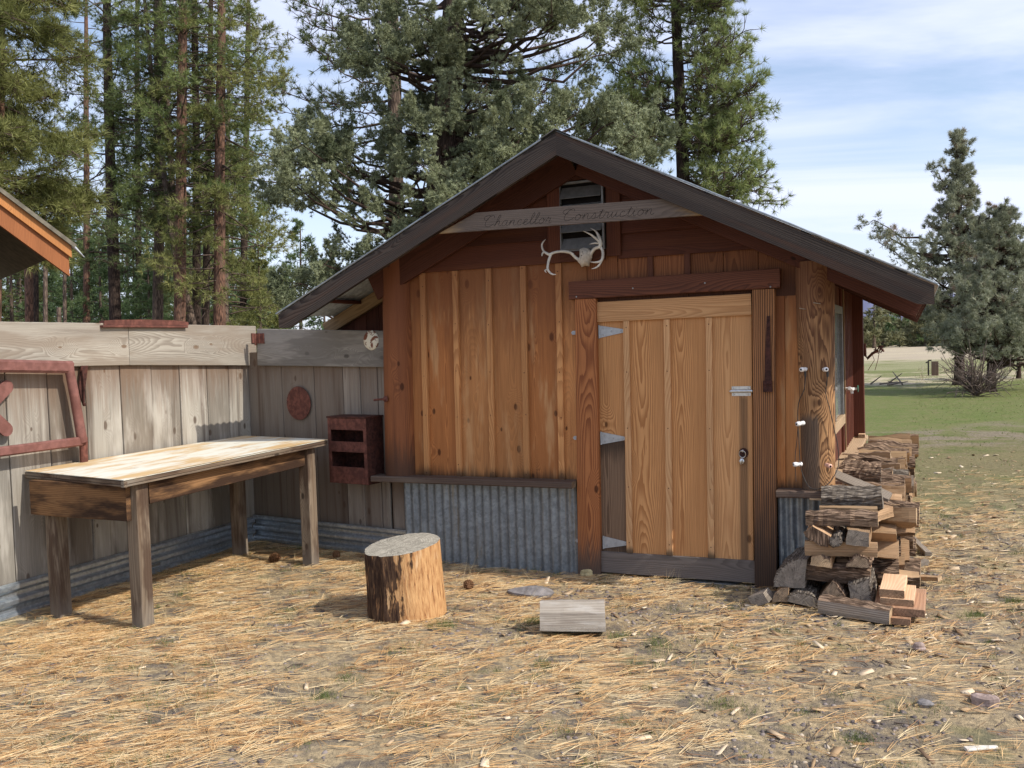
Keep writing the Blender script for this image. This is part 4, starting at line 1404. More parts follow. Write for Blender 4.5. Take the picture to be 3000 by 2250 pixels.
# ================================================================== stump, block, firewood
def log_piece(sec, L, seed, mats=None, nseg=16, rough=.006, bend=.0, barkidx=1):
    """sec: list of (y, z, bark?) round the section, axis along local X from -L/2 to L/2.
    material slots: 0 split face, 1 bark, 2 sawn end"""
    rs = random.Random(seed)
    # densify
    P = []
    n = len(sec)
    for i in range(n):
        a, c = sec[i], sec[(i + 1) % n]
        d = math.hypot(c[0] - a[0], c[1] - a[1])
        k = max(1, int(d / .022))
        for j in range(k):
            q = j / k
            P.append((a[0] + (c[0] - a[0]) * q, a[1] + (c[1] - a[1]) * q, a[2]))
    n = len(P)
    jx = [rs.uniform(-1, 1) for _ in range(n)]
    jx = [(jx[i - 1] + 2 * jx[i] + jx[(i + 1) % n]) / 3 for i in range(n)]
    per = 0
    us = []
    for i in range(n):
        us.append(per)
        c = P[(i + 1) % n]
        per += math.hypot(c[0] - P[i][0], c[1] - P[i][1])
    mb = MB()
    cy = sum(p[0] for p in P) / n
    cz = sum(p[1] for p in P) / n
    ph = rs.uniform(0, 6)
    tw = rs.uniform(-.12, .12)
    rings = []
    for k in range(nseg + 1):
        q = k / nseg
        x = (q - .5) * L
        off = bend * math.sin(q * math.pi * 1.6 + .3)
        row = []
        for i, (y, z, bk) in enumerate(P):
            am = rough * (1.5 if bk else .8)
            r = 1 + am * (jx[i] * 1.1 + math.sin(q * 5 + ph + i * .5) * .5 + rs.uniform(-.6, .6) * (1.2 if bk else .6)) / max(.03, math.hypot(y - cy, z - cz))
            yy, zz_ = cy + (y - cy) * r, cz + (z - cz) * r
            a = tw * (q - .5)
            row.append((x + (rs.uniform(-.0015, .0015) if k in (0, nseg) else 0), yy * math.cos(a) - zz_ * math.sin(a), yy * math.sin(a) + zz_ * math.cos(a) + off))
        rings.append(row)
    for want in (False, True):
        v, g, f = [], [], []
        idx = {}
        for i in range(n):
            if bool(P[i][2]) != want: continue
            i2 = (i + 1) % n
            for k in range(nseg):
                q = []
                for (kk, ii, uu) in ((k, i, us[i]), (k, i2, us[i] + .02), (k + 1, i2, us[i] + .02), (k + 1, i, us[i])):
                    key = (kk, ii)
                    if key not in idx:
                        idx[key] = len(v)
                        v.append(rings[kk][ii])
                        g.append((us[ii], kk / nseg * L, seed * .137 % 1))
                    q.append(idx[key])
                f.append(tuple(q[::-1]))
        if v: mb.add(v, f, g, None, 1 if want else 0, False)
    for k, fl in ((0, False), (nseg, True)):
        c = (rings[k][0][0] * 0 + sum(p[0] for p in rings[k]) / n, sum(p[1] for p in rings[k]) / n, sum(p[2] for p in rings[k]) / n)
        out_ = rings[k]
        inn = []
        for i, p in enumerate(out_):
            ins_ = .011 if P[i][2] else .0
            dd = math.hypot(p[1] - c[1], p[2] - c[2]) + 1e-9
            q_ = 1 - min(.5, ins_ / dd)
            inn.append((p[0], c[1] + (p[1] - c[1]) * q_, c[2] + (p[2] - c[2]) * q_))
        fr = []
        for i in range(n):
            i2 = (i + 1) % n
            if P[i][2] or P[i2][2]:
                q4 = (i, i2, n + i2, n + i)
                fr.append(q4 if not fl else q4[::-1])
        if fr: mb.add(out_ + inn, fr, [(us[i % n], 0, .3) for i in range(2 * n)], None, 1)
        v = [c] + inn
        g = [(p[1], p[2], seed * .137 % 1) for p in v]
        f = [(0, 1 + i, 1 + (i + 1) % n) if not fl else (0, 1 + (i + 1) % n, 1 + i) for i in range(n)]
        f = [q[::-1] for q in f]
        mb.add(v, f[::-1], g, [(9, 9, 1)] * len(v), 2)
    return mb


def sec_arc(r, a0, a1, n=9, bark=True):
    return [(r * math.cos(R(a0 + (a1 - a0) * i / n)), r * math.sin(R(a0 + (a1 - a0) * i / n)), bark if i < n else False) for i in range(n + 1)]


def S_half(r): return sec_arc(r, 0, 180, 12)
def S_quarter(r): return [(0, 0, False)] + sec_arc(r, 0, 90, 8)
def S_third(r): return [(0, 0, False)] + sec_arc(r, 30, 150, 9)
def S_thin(r): return [(0, 0, False)] + sec_arc(r, 65, 118, 4)
def S_round(r): return sec_arc(r, 0, 350, 16)
def S_block(w, h): return [(-w / 2, -h / 2, False), (w / 2 * .9, -h / 2 * 1.05, False), (w / 2, h / 2 * .85, False), (-w / 2 * .8, h / 2, False)]
def S_irr(k): return [(-.055 * k, -.04 * k, False), (.03 * k, -.06 * k, False), (.062 * k, .0, True), (.035 * k, .055 * k, False), (-.03 * k, .045 * k, False)]
def S_wed(k): return [(-.07 * k, -.03 * k, False), (.06 * k, -.045 * k, False), (.07 * k, .01 * k, True), (-.02 * k, .05 * k, False)]
def S_slat(w, h): return [(-w / 2, -h / 2, False), (w / 2, -h / 2, False), (w / 2 * .9, h / 2, False), (-w / 2, h / 2 * .6, False)]


def place(mb, name, label, cat, mats, loc, axis, up=(0, 0, 1), group=None):
    """axis: world direction of the log; up: world direction of the section's +z"""
    a = Vector(axis).normalized()
    u = Vector(up)
    u = (u - a * u.dot(a)).normalized()
    y = u.cross(a)
    o = mb.build(name, mats)
    off = o.location.copy()
    # bring the mesh back to its own axis, then turn it
    for vtx in o.data.vertices: vtx.co = vtx.co + off
    Mx = Matrix(((a.x, y.x, u.x, loc[0]), (a.y, y.y, u.y, loc[1]), (a.z, y.z, u.z, loc[2]), (0, 0, 0, 1)))
    o.matrix_world = Mx
    tag(o, label, cat, group)
    return o


PALE = [MT['split'], MT['bark'], MT['endpale']]
BROWN = [MT['split'], MT['bark'], MT['endbrown']]
GREY = [MT['splitgrey'], MT['bark2'], MT['endgrey']]
# upright chopping stump
st = thing('chopping_stump', 'upright round log stump with dark bark peeling to bare orange wood', 'stump', (-.835, -1.22, 0))
sm = bpy.data.materials.new('peeled_bark')
N = NT(sm)
g_ = N.n('ShaderNodeSeparateXYZ', {0: N.attr('g').outputs['Vector']})
oc = N.n('ShaderNodeSeparateXYZ', {0: N.n('ShaderNodeTexCoord').outputs['Object']})
u_, v_, s_ = g_.outputs
n1 = N.noise(N.xyz(N.m('MULTIPLY', u_, 15.), N.m('MULTIPLY', v_, 4.), 0.), 1., 5, .62)
n2 = N.noise(N.xyz(N.m('MULTIPLY', u_, 70.), N.m('MULTIPLY', v_, 9.), 4.), 1., 4, .65)
side = N.m('MULTIPLY', N.m('ADD', N.m('MULTIPLY', oc.outputs[0], 1.0), N.m('MULTIPLY', oc.outputs[1], .2)), 1.3)
k = N.m('ADD', n1, side)
pal = N.mix(N.ss(n2, .35, .7), (.60, .35, .155), (.34, .155, .06))
pal = N.mix(N.m('MULTIPLY', N.ss(n1, .55, .7), .5), pal, (.66, .50, .32))
drk = N.mix(N.ss(n2, .4, .7), (.040, .022, .015), (.13, .075, .042))
drk = N.mix(N.ss(N.noise(N.xyz(N.m('MULTIPLY', u_, 30.), N.m('MULTIPLY', v_, 5.), 7.), 1., 4, .6), .56, .68), drk, (.36, .19, .085))
kk = N.ss(k, .50, .58)
dk2 = N.m('MULTIPLY', N.ss(n2, .60, .68), .75)
pal = N.mix(dk2, pal, (.07, .035, .02))
N.out(N.mix(kk, drk, pal), .8, bump=N.m('ADD', n2, N.m('MULTIPLY', kk, -.6)), bstr=.7, bdist=.01, spec=.15)
topm = wood('stump_top', (.62, .50, .35), (.45, .33, .2), rings=70, knots=0, endcol=(.52, .47, .37), rough=.9, ringstr=.8, blot=((.40, .38, .33), .7, 3., .4, .6), streak=((.58, .44, .25), .6, 12, 12))
mb = MB()
nn_, nk = 110, 14
colo = np.convolve(np.random.default_rng(4).normal(size=116), [.25, .5, .25], 'valid')[:110] * .006
v, g, f = [], [], []
for k_ in range(nk + 1):
    q = k_ / nk
    for i in range(nn_):
        a = 2 * math.pi * i / nn_
        r = (.222 + .013 * (1 - q) ** 2 + .006 * math.sin(2 * a + 1) + .004 * math.sin(5 * a) + colo[i] * (1 + .5 * math.sin(q * 7 + i * .4)) * (1.2 if math.cos(a) < .1 else .35)) * (1 + random.uniform(-.004, .004))
        zt_ = .418 + .03 * (math.cos(a) * .55 + math.sin(a) * .9) * q
        v.append((-.835 + r * math.cos(a) - .02 * q, -1.22 + r * math.sin(a) + .0 * q, -.03 + q * (zt_ + .03)))
        g.append(((a if a < math.pi else 2 * math.pi - a) * .23, q * .42, .4))
for k_ in range(nk):
    for i in range(nn_):
        i2 = (i + 1) % nn_
        f.append((k_ * nn_ + i, k_ * nn_ + i2, (k_ + 1) * nn_ + i2, (k_ + 1) * nn_ + i))
mb.add(v, f, g, None, 0, True)
mb.build('bark', sm, st)
mb = MB()
tp = v[-nn_:]
c_ = np.mean(np.array(tp), axis=0) + (0, 0, .004)
mb.add([c_] + tp, [(0, 1 + i, 1 + (i + 1) % nn_) for i in range(nn_)], [(0, 0, .4)] + [(p[0] + .835, p[1] + 1.22, .4) for p in tp], [(9, 9, 1)] * (nn_ + 1))
mb.build('sawn_top', topm, st)

mb = log_piece([(-.095, -.08, False), (.075, -.085, False), (.095, .02, False), (.05, .085, False), (-.06, .08, False), (-.1, .02, False)], .36, 5, rough=.003)
wm = wood('silver_split', (.40, .35, .285), (.20, .16, .125), rings=110, knots=0, ringstr=.6, rough=.9, bstr=.9, streak=((.13, .10, .08), .7, 24, 1.2), blot=((.52, .48, .42), .6, 4, .5, .65))
place(mb, 'wood_block', 'silvery grey split block lying alone on the ground before the door', 'wood block', [wm, MT['bark2'], MT['endpale']], (.245, -1.235, .083), (1, .34, .0), (0, .25, 1))

G1 = 'firewood at the near end of the stack'
yN = -.36                        # centre line of the near end
# pieces seen end on (axis into the yard), then pieces lying across
e = lambda x, z, sec, L, mats, lab, up=(0, 0, 1), y=-.22, seed=1, ax_=(0, -1, 0), name='firewood_log': place(log_piece(sec, L, seed), name, lab, 'firewood', mats, (x, y, z), ax_, up, G1)
GB = [MT['splitgrey'], MT['bark2'], MT['endgrey']]
e(1.15, .045, S_block(.11, .065), .13, GREY, 'small grey split chunk leaning on the ground by the door jamb foot', (-.45, 0, 1), -.42, 21, (.1, 1, .0))
e(1.262, .022, [(-.05, 0, False)] + [(.048, 0, False), (.05, .085, False), (0, .075, False), (-.035, .04, False)], .36, [MT['split'], MT['bark2'], MT['endbrown']], 'small brown quarter log at the bottom left of the stack end', y=-.24, seed=22)
e(1.39, .11, [(0, 0, False), (.035, .17, False)] + sec_arc(.175, 85, 180, 8)[1:], .36, GREY, 'big thick barked grey half log standing against the metal skirting', y=-.20, seed=23)
e(1.385, .022, S_half(.082) , .38, GREY, 'dark grey half round log lying flat side down at the bottom of the stack end', (.15, 0, 1), -.24, 24)
e(1.545, .03, [(-.09, 0, False), (.09, 0, False), (.095, .035, True), (.06, .11, True), (.02, .14, False)], .38, BROWN, 'brown triangular split log on the bottom row of the stack end', y=-.24, seed=25)
e(1.71, .03, [(-.06, -.005, False), (.065, -.005, False), (.065, .06, True), (.045, .15, True), (-.06, .13, False)], .36, [MT['splitgrey'], MT['bark2'], MT['endgrey']], 'dark grey log with loose pale bark on top, bottom right of the stack end', y=-.23, seed=26)
e(1.575, .20, [(-.04, -.05, False), (.045, -.055, False), (.05, .03, True), (.0, .06, True), (-.045, .035, True)], .37, BROWN, 'brown knotty log lying across the stack end above the bottom row', y=-.32, seed=27, ax_=(1, .02, -.03))
e(1.495, .283, [(-.065, -.03, False), (.06, -.035, False), (.055, .025, True), (.0, .038, False), (-.06, .02, False)], .36, PALE, 'pale flat split log end above the knotty brown log, left one of two', y=-.24, seed=28)
e(1.70, .262, S_half(.068), .36, BROWN, 'half round brown log end with orange bark, right one of two above the knotty log', y=-.24, seed=29)
e(1.60, .352, S_block(.09, .08), .40, PALE, 'pale square split log lying across the stack end at middle height', y=-.34, seed=30, ax_=(1, .03, .012))
e(1.495, .425, [(-.07, -.03, True), (.045, -.055, False), (.055, .01, False), (-.05, .065, False), (-.09, .02, True)], .36, [MT['split'], MT['bark'], MT['bark']], 'dark brown barked quarter log end beside the small round log', y=-.24, seed=31)
e(1.588, .415, S_round(.037), .40, GREY, 'small round grey branch end showing rings in the middle of the stack end', y=-.25, seed=32)
e(1.70, .435, S_block(.125, .085), .36, [MT['split'], MT['bark2'], MT['endgrey']], 'grey cracked square log end right of the small round branch', y=-.25, seed=33)
e(1.605, .528, [(-.042, -.04, False), (.045, -.04, False), (.045, .015, True), (.01, .042, True), (-.04, .02, True)], .40, [MT['split'], MT['bark'], MT['endpale']], 'flaky barked log with pale underside lying across the stack end', y=-.33, seed=34, ax_=(1, .02, .012))
e(1.64, .578, S_slat(.05, .018), .32, PALE, 'thin pale splint lying on the flaky barked log', y=-.28, seed=35, ax_=(1, .05, .01))
e(1.80, .525, S_block(.06, .06), .30, [MT['split'], MT['bark'], MT['endpale']], 'pale wedge with a grey split top poking out under the big barked log', y=-.15, seed=36, ax_=(.4, 1, 0))
e(1.655, .60, [(-.075, -.045, False), (.07, -.05, False), (.075, .02, True), (.03, .085, True), (-.03, .09, True), (-.075, .03, True)], .34, GREY, 'big grey barked log lying across near the top of the stack end', y=-.13, seed=37, ax_=(1, .0, .06))
e(1.695, .655, S_slat(.075, .022), .36, GREY, 'weathered grey board leaning across the stack beside the log post', (0, -.5, 1), y=.12, seed=38, ax_=(1, -.15, -.40), name='loose_board')
e(1.685, .705, [(-.07, -.05, False), (.07, -.055, False), (.08, .02, True), (.04, .07, True), (-.04, .07, True), (-.08, .02, True)], .23, [MT['split'], MT['bark'], MT['endgrey']], 'dark shaggy barked log on top of the stack just behind the leaning board', y=.34, seed=39, ax_=(1, .03, -.03))
e(1.655, .012, S_block(.28, .028), .36, [MT['lumber_old'], MT['bark'], MT['lumber_old']], 'reddish board under the bottom row of the stack end', y=-.30, seed=40, name='bearer_board', ax_=(0, 1, 0))
o_ = e(1.685, .055, [(-.05, -.045, False), (.045, -.04, False), (.05, .03, True), (.0, .05, True), (-.05, .03, False)], .385, [MT['splitgrey'], MT['bark'], MT['endpale']], 'curved grey split log lying on the ground in front of the stack', y=-.55, seed=41, ax_=(1, -.17, -.05))

# long stack: a few shapes, copied piece by piece
protos = []
for i, (sec, mats) in enumerate(((S_half(.075), PALE), (S_quarter(.12), PALE), (S_third(.12), PALE), (S_quarter(.105), BROWN), (S_irr(1.05), PALE), (S_thin(.15), PALE), (S_half(.062), BROWN), (S_round(.05), PALE), (S_third(.105), GREY), (S_wed(.95), BROWN))):
    cy = sum(p[0] for p in sec) / len(sec)
    cz = sum(p[1] for p in sec) / len(sec)
    sec = [(p[0] - cy, p[1] - cz, p[2]) for p in sec]
    mb = log_piece(sec, .36, 60 + i, nseg=9, rough=.009, bend=(.012, -.008, .015, .0, .010)[i % 5])
    protos.append((mb, mats))
meshes = []
for mb, mats in protos:
    o = mb.build('firewood_log', mats)
    off = o.location.copy()
    for vtx in o.data.vertices: vtx.co = vtx.co + off
    meshes.append(o)
GL_ = 'logs of the long stack along the side wall'
used = set()


def stack_log(x, y, z, k, ang, label, sc=1., yaw=0., tilt=0.):
    src = meshes[k]
    if k in used:
        o = src.copy()
        COL.objects.link(o)
    else:
        o = src
        used.add(k)
    o.matrix_world = Matrix.Translation((x, y, z)) @ Matrix.Rotation(yaw, 4, 'Z') @ Matrix.Rotation(tilt, 4, 'Y') @ Matrix.Rotation(ang, 4, 'X') @ Matrix.Diagonal((1., sc, sc, 1))
    tag(o, label, 'firewood', GL_)


rs = random.Random(5)
rows = 6
zc = .065
for r_ in range(rows):
    y = -.02 if r_ < 5 else .42
    while y < 3.30:
        pitch = rs.uniform(.10, .15)
        top = r_ == rows - 1
        lab = 'split log on the top course of the long firewood stack by the side wall' if top else 'split log end in the sunlit flank of the long firewood stack'
        k = rs.choice([0, 1, 2, 3, 4, 5, 6, 7, 8, 9, 0, 2]) if y > .3 or top else rs.choice([4, 5, 1, 2])
        z = zc + r_ * .104 + rs.uniform(-.012, .012)
        bulge = .05 * math.sin(y * 2.1 + 1) + .02
        stack_log(1.715 + bulge + rs.uniform(-.075, .07), y + pitch / 2, z, k, (rs.choice([0, math.pi / 2, math.pi, -math.pi / 2]) if y > .3 else rs.choice([-math.pi / 2, math.pi / 2, math.pi])) + rs.uniform(-.4, .4) if not top else rs.uniform(-.5, .5), lab, rs.uniform(.85, 1.08), rs.uniform(-.07, .07), rs.uniform(-.03, .03))
        y += pitch
for k, o in enumerate(meshes):
    if k not in used: bpy.data.objects.remove(o)

# loose pieces fallen along the flank
for (x, y, L, yaw, lab) in ((1.97, .62, .30, .9, 'grey weathered stick leaning out of the stack flank onto the ground'), (2.03, .35, .26, -.6, 'pale split stick lying at the foot of the stack flank'), (2.02, 1.3, .34, 1.9, 'broken grey branch on the ground beside the stack')):
    place(log_piece(S_slat(.045, .03), L, int(x * 100)), 'loose_stick', lab, 'stick', GREY if 'grey' in lab else PALE, (x, y, .04), (math.cos(yaw), math.sin(yaw), .14))

# lumber offcuts in a little pile
GLM = 'lumber offcuts piled by the stack'
for (lo, hi, rz, lab, mt) in (((1.80, -.60, .0), (1.972, -.25, .036), 0, 'shortest reddish offcut underneath the small lumber pile', MT['lumber_old']),
                             ((1.782, -.56, .040), (2.045, -.10, .082), .0, 'widest reddish offcut board of the small lumber pile', MT['lumber_old']),
                             ((1.815, -.515, .084), (1.99, -.18, .120), .0, 'middle pale offcut of the small lumber pile', MT['lumber']),
                             ((1.812, -.50, .122), (1.943, -.13, .166), .0, 'topmost pink striped offcut of the small lumber pile', MT['lumber'])):
    lo, hi = np.array(lo), np.array(hi)
    m = (lo + hi) / 2
    b = MB()
    b.board((m[0], lo[1], m[2]), (m[0] + .01, hi[1], m[2]), (1, 0, 0), hi[0] - lo[0], hi[2] - lo[2], ch=.003, warp=.001)
    tag(b.build('lumber_offcut', mt), lab, 'offcut', GLM)

# pine cones
def cone(p, s, label, yaw):
    t = MB()
    ax_ = nrm((math.cos(yaw), math.sin(yaw), .25))
    u = nrm(np.cross(ax_, (0, 0, 1)))
    w = np.cross(ax_, u)
    p = np.array(p)
    t.lathe([(.004 * s, -.04 * s), (.014 * s, -.02 * s), (.016 * s, .01 * s), (.005 * s, .045 * s)], p, ax_, 8)
    for i in range(70):
        q = i / 70
        a = i * 2.39996
        h = (-.04 + .085 * q) * s
        r = (.040 * math.sin(math.pi * (.12 + .82 * q)) ** .8) * s
        d = u * math.cos(a) + w * math.sin(a)
        tn = np.cross(ax_, d)
        c0 = p + ax_ * h + d * .008 * s
        tip = p + ax_ * (h + .012 * s) + d * r
        t.add([c0 + tn * .004 * s, c0 - tn * .004 * s, tip - tn * .009 * s, tip + ax_ * .004 * s + d * .003 * s, tip + tn * .009 * s, tip - ax_ * .005 * s], [(0, 1, 2, 3, 4), (0, 4, 5), (1, 5, 2), (5, 4, 3, 2)])
    return tag(t.build('pine_cone', MT['cone']), label, 'pine cone', 'pine cones on the ground')


for (x, y, s, lab, yaw) in ((591, 1207, 1.0, 'open brown pine cone on the needles under the workbench', .3), (1012, 1266, .85, 'small reddish pine cone lying right of the chopping stump', 1.9), (728, 1197, .75, 'dark pine cone lying right of the workbench leg near the fence', 2.6)):
    p = on_ground(x, y + 9)
    cone(p + (0, 0, .036 * s), s, lab, yaw)


def stone(p, sx, sy, sz, mt, label, seed):
    rs2 = np.random.default_rng(seed)
    t = MB()
    nu, nv = 16, 9
    v = []
    ph = rs2.uniform(0, 6, 6)
    for j in range(nv + 1):
        for i in range(nu):
            a, e_ = 2 * math.pi * i / nu, -math.pi / 2 + math.pi * j / nv
            d = np.array([math.cos(a) * math.cos(e_), math.sin(a) * math.cos(e_), math.sin(e_)])
            r = 1 + .13 * math.sin(3 * d[0] + ph[0]) + .1 * math.sin(4 * d[1] + ph[1]) + .1 * math.sin(5 * d[2] + ph[2]) + rs2.uniform(-.05, .05)
            v.append(p + d * r * (sx, sy, sz))
    f = [(j * nu + i, j * nu + (i + 1) % nu, (j + 1) * nu + (i + 1) % nu, (j + 1) * nu + i) for j in range(nv) for i in range(nu)]
    t.add(v, f)
    return tag(t.build('stone', mt), label, 'stone')


for (x, y, sx, sy, sz, m_, lab) in ((1148, 1285, .135, .10, .045, 'stone', 'flat grey rock half sunk in the needles behind the split block'),
                                   (1268, 1241, .045, .035, .03, 'yellowstone', 'small yellowish rock at the foot of the left door jamb'),
                                   (2128, 1520, .05, .04, .033, 'pinkstone', 'pinkish rough stone on the ground in the lower right corner'),
                                   (2000, 1524, .032, .027, .02, 'stone', 'small pale grey stone lying left of the pinkish rough stone'),
                                   (1985, 1400, .035, .03, .02, 'pinkstone', 'small flat brown stone on the chips below the lumber pile')):
    p = on_ground(x, y)
    stone(p + (0, 0, sz * .4), sx, sy, sz, MT[m_], lab, int(x))
t = MB()
p = on_ground(2120, 1624)
d_ = RT * .06
t.board(p - d_ + (0, 0, .012), p + d_ + (0, 0, .016), FWH, .032, .012, ch=.004, W1=.018)
tag(t.build('bark_chip', MT['porcelain'] if False else plain('white_wood_chip', (.75, .69, .58), .8)), 'large pale wood chip in the bottom right corner of the yard', 'wood chip')
# ================================================================== trees
def tufts(P, D, K, length, width, spread, tone, rg, tonej=.15, bend=0.):
    """K needles or scale sprays per tuft, each a thin triangle"""
    n = len(P)
    P = np.repeat(P, K, axis=0)
    D = np.repeat(D, K, axis=0)
    T = np.repeat(tone, K)
    d = D + rg.normal(size=P.shape) * spread
    d /= np.linalg.norm(d, axis=1)[:, None] + 1e-9
    L = length * rg.uniform(.6, 1.15, len(P))[:, None]
    side = np.cross(d, rg.normal(size=P.shape))
    side /= np.linalg.norm(side, axis=1)[:, None] + 1e-9
    w = width * rg.uniform(.7, 1.3, len(P))[:, None] / 2
    V = np.empty((len(P), 3, 3), np.float32)
    V[:, 0] = P - side * w
    V[:, 1] = P + side * w
    V[:, 2] = P + d * L
    tn = np.clip(T + rg.uniform(-tonej, tonej, len(P)), 0, 1)
    return V.reshape(-1, 3), np.repeat(tn, 3)


def limb_mesh(limbs, n=5):
    V, F = [], []
    b = 0
    for pts, r0, r1 in limbs:
        pts = np.asarray(pts)
        m = len(pts)
        tg = np.gradient(pts, axis=0)
        tg /= np.linalg.norm(tg, axis=1)[:, None] + 1e-9
        ref = np.array([.3, .2, 1.]) if abs(tg[0][2]) < .8 else np.array([1., .1, 0])
        x = np.cross(tg, ref)
        x /= np.linalg.norm(x, axis=1)[:, None] + 1e-9
        y = np.cross(tg, x)
        r = np.linspace(r0, r1, m)[:, None]
        for i in range(n):
            a = 2 * math.pi * i / n
            V.append(pts + (x * math.cos(a) + y * math.sin(a)) * r)
        for i in range(n):
            for k in range(m - 1):
                i2 = (i + 1) % n
                F.append((b + i * m + k, b + i2 * m + k, b + i2 * m + k + 1, b + i * m + k + 1))
        b += n * m
    return np.concatenate(V), np.array(F)


def trunk_obj(pts, r0, r1, mat, parent, n=14, flare=1.25):
    mb = MB()
    pts = np.array(cat(pts, 5))
    rr = np.linspace(r0, r1, len(pts))
    rr[0] *= flare
    if len(rr) > 3: rr[1] *= 1 + (flare - 1) * .4
    mb.tube(pts, rr, n, jit=.05)
    return mb.build('trunk', mat, parent)


BK = dict(red=bark_mat('ponderosa_bark', (.25, .135, .09), (.06, .036, .028), 16, 4., 1., (.15, .095, .07)),
          grey=bark_mat('grey_pine_bark', (.20, .145, .11), (.06, .044, .036), 16, 4., 1.),
          dark=bark_mat('dark_pine_bark', (.080, .055, .042), (.028, .02, .017), 16, 4., 1.),
          jun=bark_mat('juniper_bark', (.10, .068, .052), (.028, .018, .014), 24, 2., 1.),
          twig=plain('branch_bark', (.085, .058, .045), .9, 0, .3, 10, .2))
FM = dict(plight=foliage_mat('light_pine_needles', (.13, .18, .055), (.37, .41, .16)),
          pine=foliage_mat('pine_needles_leaf', (.10, .145, .045), (.30, .345, .12)),
          yel=foliage_mat('yellowish_pine_needles', (.125, .145, .042), (.345, .345, .12)),
          dark=foliage_mat('dark_pine_needles', (.060, .088, .032), (.19, .225, .085)),
          fir=foliage_mat('fir_needles', (.085, .135, .055), (.21, .28, .115)),
          olive=foliage_mat('olive_far_needles', (.14, .145, .07), (.28, .265, .14)),
          jun=foliage_mat('juniper_sprays', (.135, .16, .082), (.38, .405, .235), .15),
          jun2=foliage_mat('grey_juniper_sprays', (.185, .20, .125), (.45, .455, .315), .15, (.30, .20, .15)))


def path(p0, p1, lean=None):
    return lambda q: np.array(p0) + (np.array(p1) - np.array(p0)) * q


def conifer(name, label, cat_, tpts, r0, r1, bark, fol, h0, h1, Lmax, nb, ntuft, K, nlen, nwid, seed, group=None, shape='pine', tone=.5, droop=-.1, twigs=True, spread=.75, sides=None, stubs=0, clump=1., inner=.22):
    """tpts: trunk polyline; h0..h1: fractions of the trunk that carry branches"""
    rg = np.random.default_rng(seed)
    base = Vector([float(q) for q in tpts[0]])
    base.z = 0
    t = thing(name, label, cat_, base, group)
    trunk_obj(tpts, r0, r1, bark, t)
    TP = np.array(cat([np.array(p) for p in tpts], 8))
    S = np.concatenate([[0], np.cumsum(np.linalg.norm(np.diff(TP, axis=0), axis=1))])
    S /= S[-1]
    at_ = lambda q: np.array([np.interp(q, S, TP[:, i]) for i in range(3)])
    limbs, P, D, T = [], [], [], []
    for i in range(nb):
        q = h0 + (h1 - h0) * (i + rg.uniform(0, 1)) / nb
        f = (q - h0) / (h1 - h0)
        if shape == 'cone': prof = (1 - f) ** .8 * (.35 + .65 * min(1, f * 6 + .3))
        elif shape == 'spire': prof = (1 - f) ** .6 * .9 + .1
        else: prof = (math.sin(math.pi * min(1, .22 + .75 * f)) ** .7)
        L = Lmax * prof * rg.uniform(.6, 1.05) + .12 * Lmax
        az = rg.uniform(0, 2 * math.pi)
        if sides is not None: az = sides[0] + rg.uniform(-sides[1], sides[1])
        el = rg.uniform(-.25, .25) + droop + .5 * max(0, f - .5)
        p = at_(q)
        d = np.array([math.cos(az) * math.cos(el), math.sin(az) * math.cos(el), math.sin(el)])
        n = 7
        pts = [p]
        dd = d.copy()
        for k in range(n):
            dd = dd + rg.normal(size=3) * .12 + np.array([0, 0, .07 if k > 2 else -.03])
            dd /= np.linalg.norm(dd)
            pts.append(pts[-1] + dd * L / n)
        pts = np.array(pts)
        limbs.append((pts, max(.008, .009 * L + .008), .004))
        bt = np.clip(tone + rg.normal() * .2, 0, 1)
        m = max(3, int(ntuft / nb * (.4 + prof)))
        for j in range(m):
            s_ = inner + (1 - inner) * rg.uniform() ** .65
            k0 = min(int(s_ * n), n - 1)
            a = pts[k0] + (pts[k0 + 1] - pts[k0]) * (s_ * n - k0)
            fwd = pts[k0 + 1] - pts[k0]
            fwd /= np.linalg.norm(fwd)
            off = rg.normal(size=3) * np.array([1, 1, .55])
            off -= fwd * np.dot(off, fwd) * .5
            off *= L * .17 * clump * (1.15 - .6 * s_)
            tip = a + off
            dr = fwd * .8 + off / (np.linalg.norm(off) + 1e-6) * .7 + np.array([0, 0, .35])
            dr /= np.linalg.norm(dr)
            P.append(tip)
            D.append(dr)
            T.append(bt + rg.normal() * .1)
            if twigs and j % 2 == 0:
                limbs.append((np.array([a, a + off * .55 + fwd * .02, tip]), .006, .004))
    for i in range(stubs):
        q = rg.uniform(.05, h0 + .2)
        az = rg.uniform(0, 6.28)
        p = at_(q)
        L = rg.uniform(.2, 1.) * Lmax * .5
        dd = np.array([math.cos(az), math.sin(az), rg.uniform(-.4, .1)])
        pts = [p]
        for k in range(5):
            dd = dd + rg.normal(size=3) * .15
            dd /= np.linalg.norm(dd)
            pts.append(pts[-1] + dd * L / 5)
        limbs.append((np.array(pts), .018, .004))
    V, F = limb_mesh(limbs, 4)
    raw_mesh('branches', V, F, BK['twig'], None, t)
    V, tn = tufts(np.array(P), np.array(D), K, nlen, nwid, spread, np.clip(np.array(T), 0, 1), rg)
    raw_mesh('crown', V, np.arange(len(V)).reshape(-1, 3), fol, tn, t)
    return t


GP = 'tall pines beyond the plank fence'


def gpt(x, y, dist):
    """trunk foot on the ground below photo column x (column taken at row y)"""
    p = at(x, y, dist)
    return p


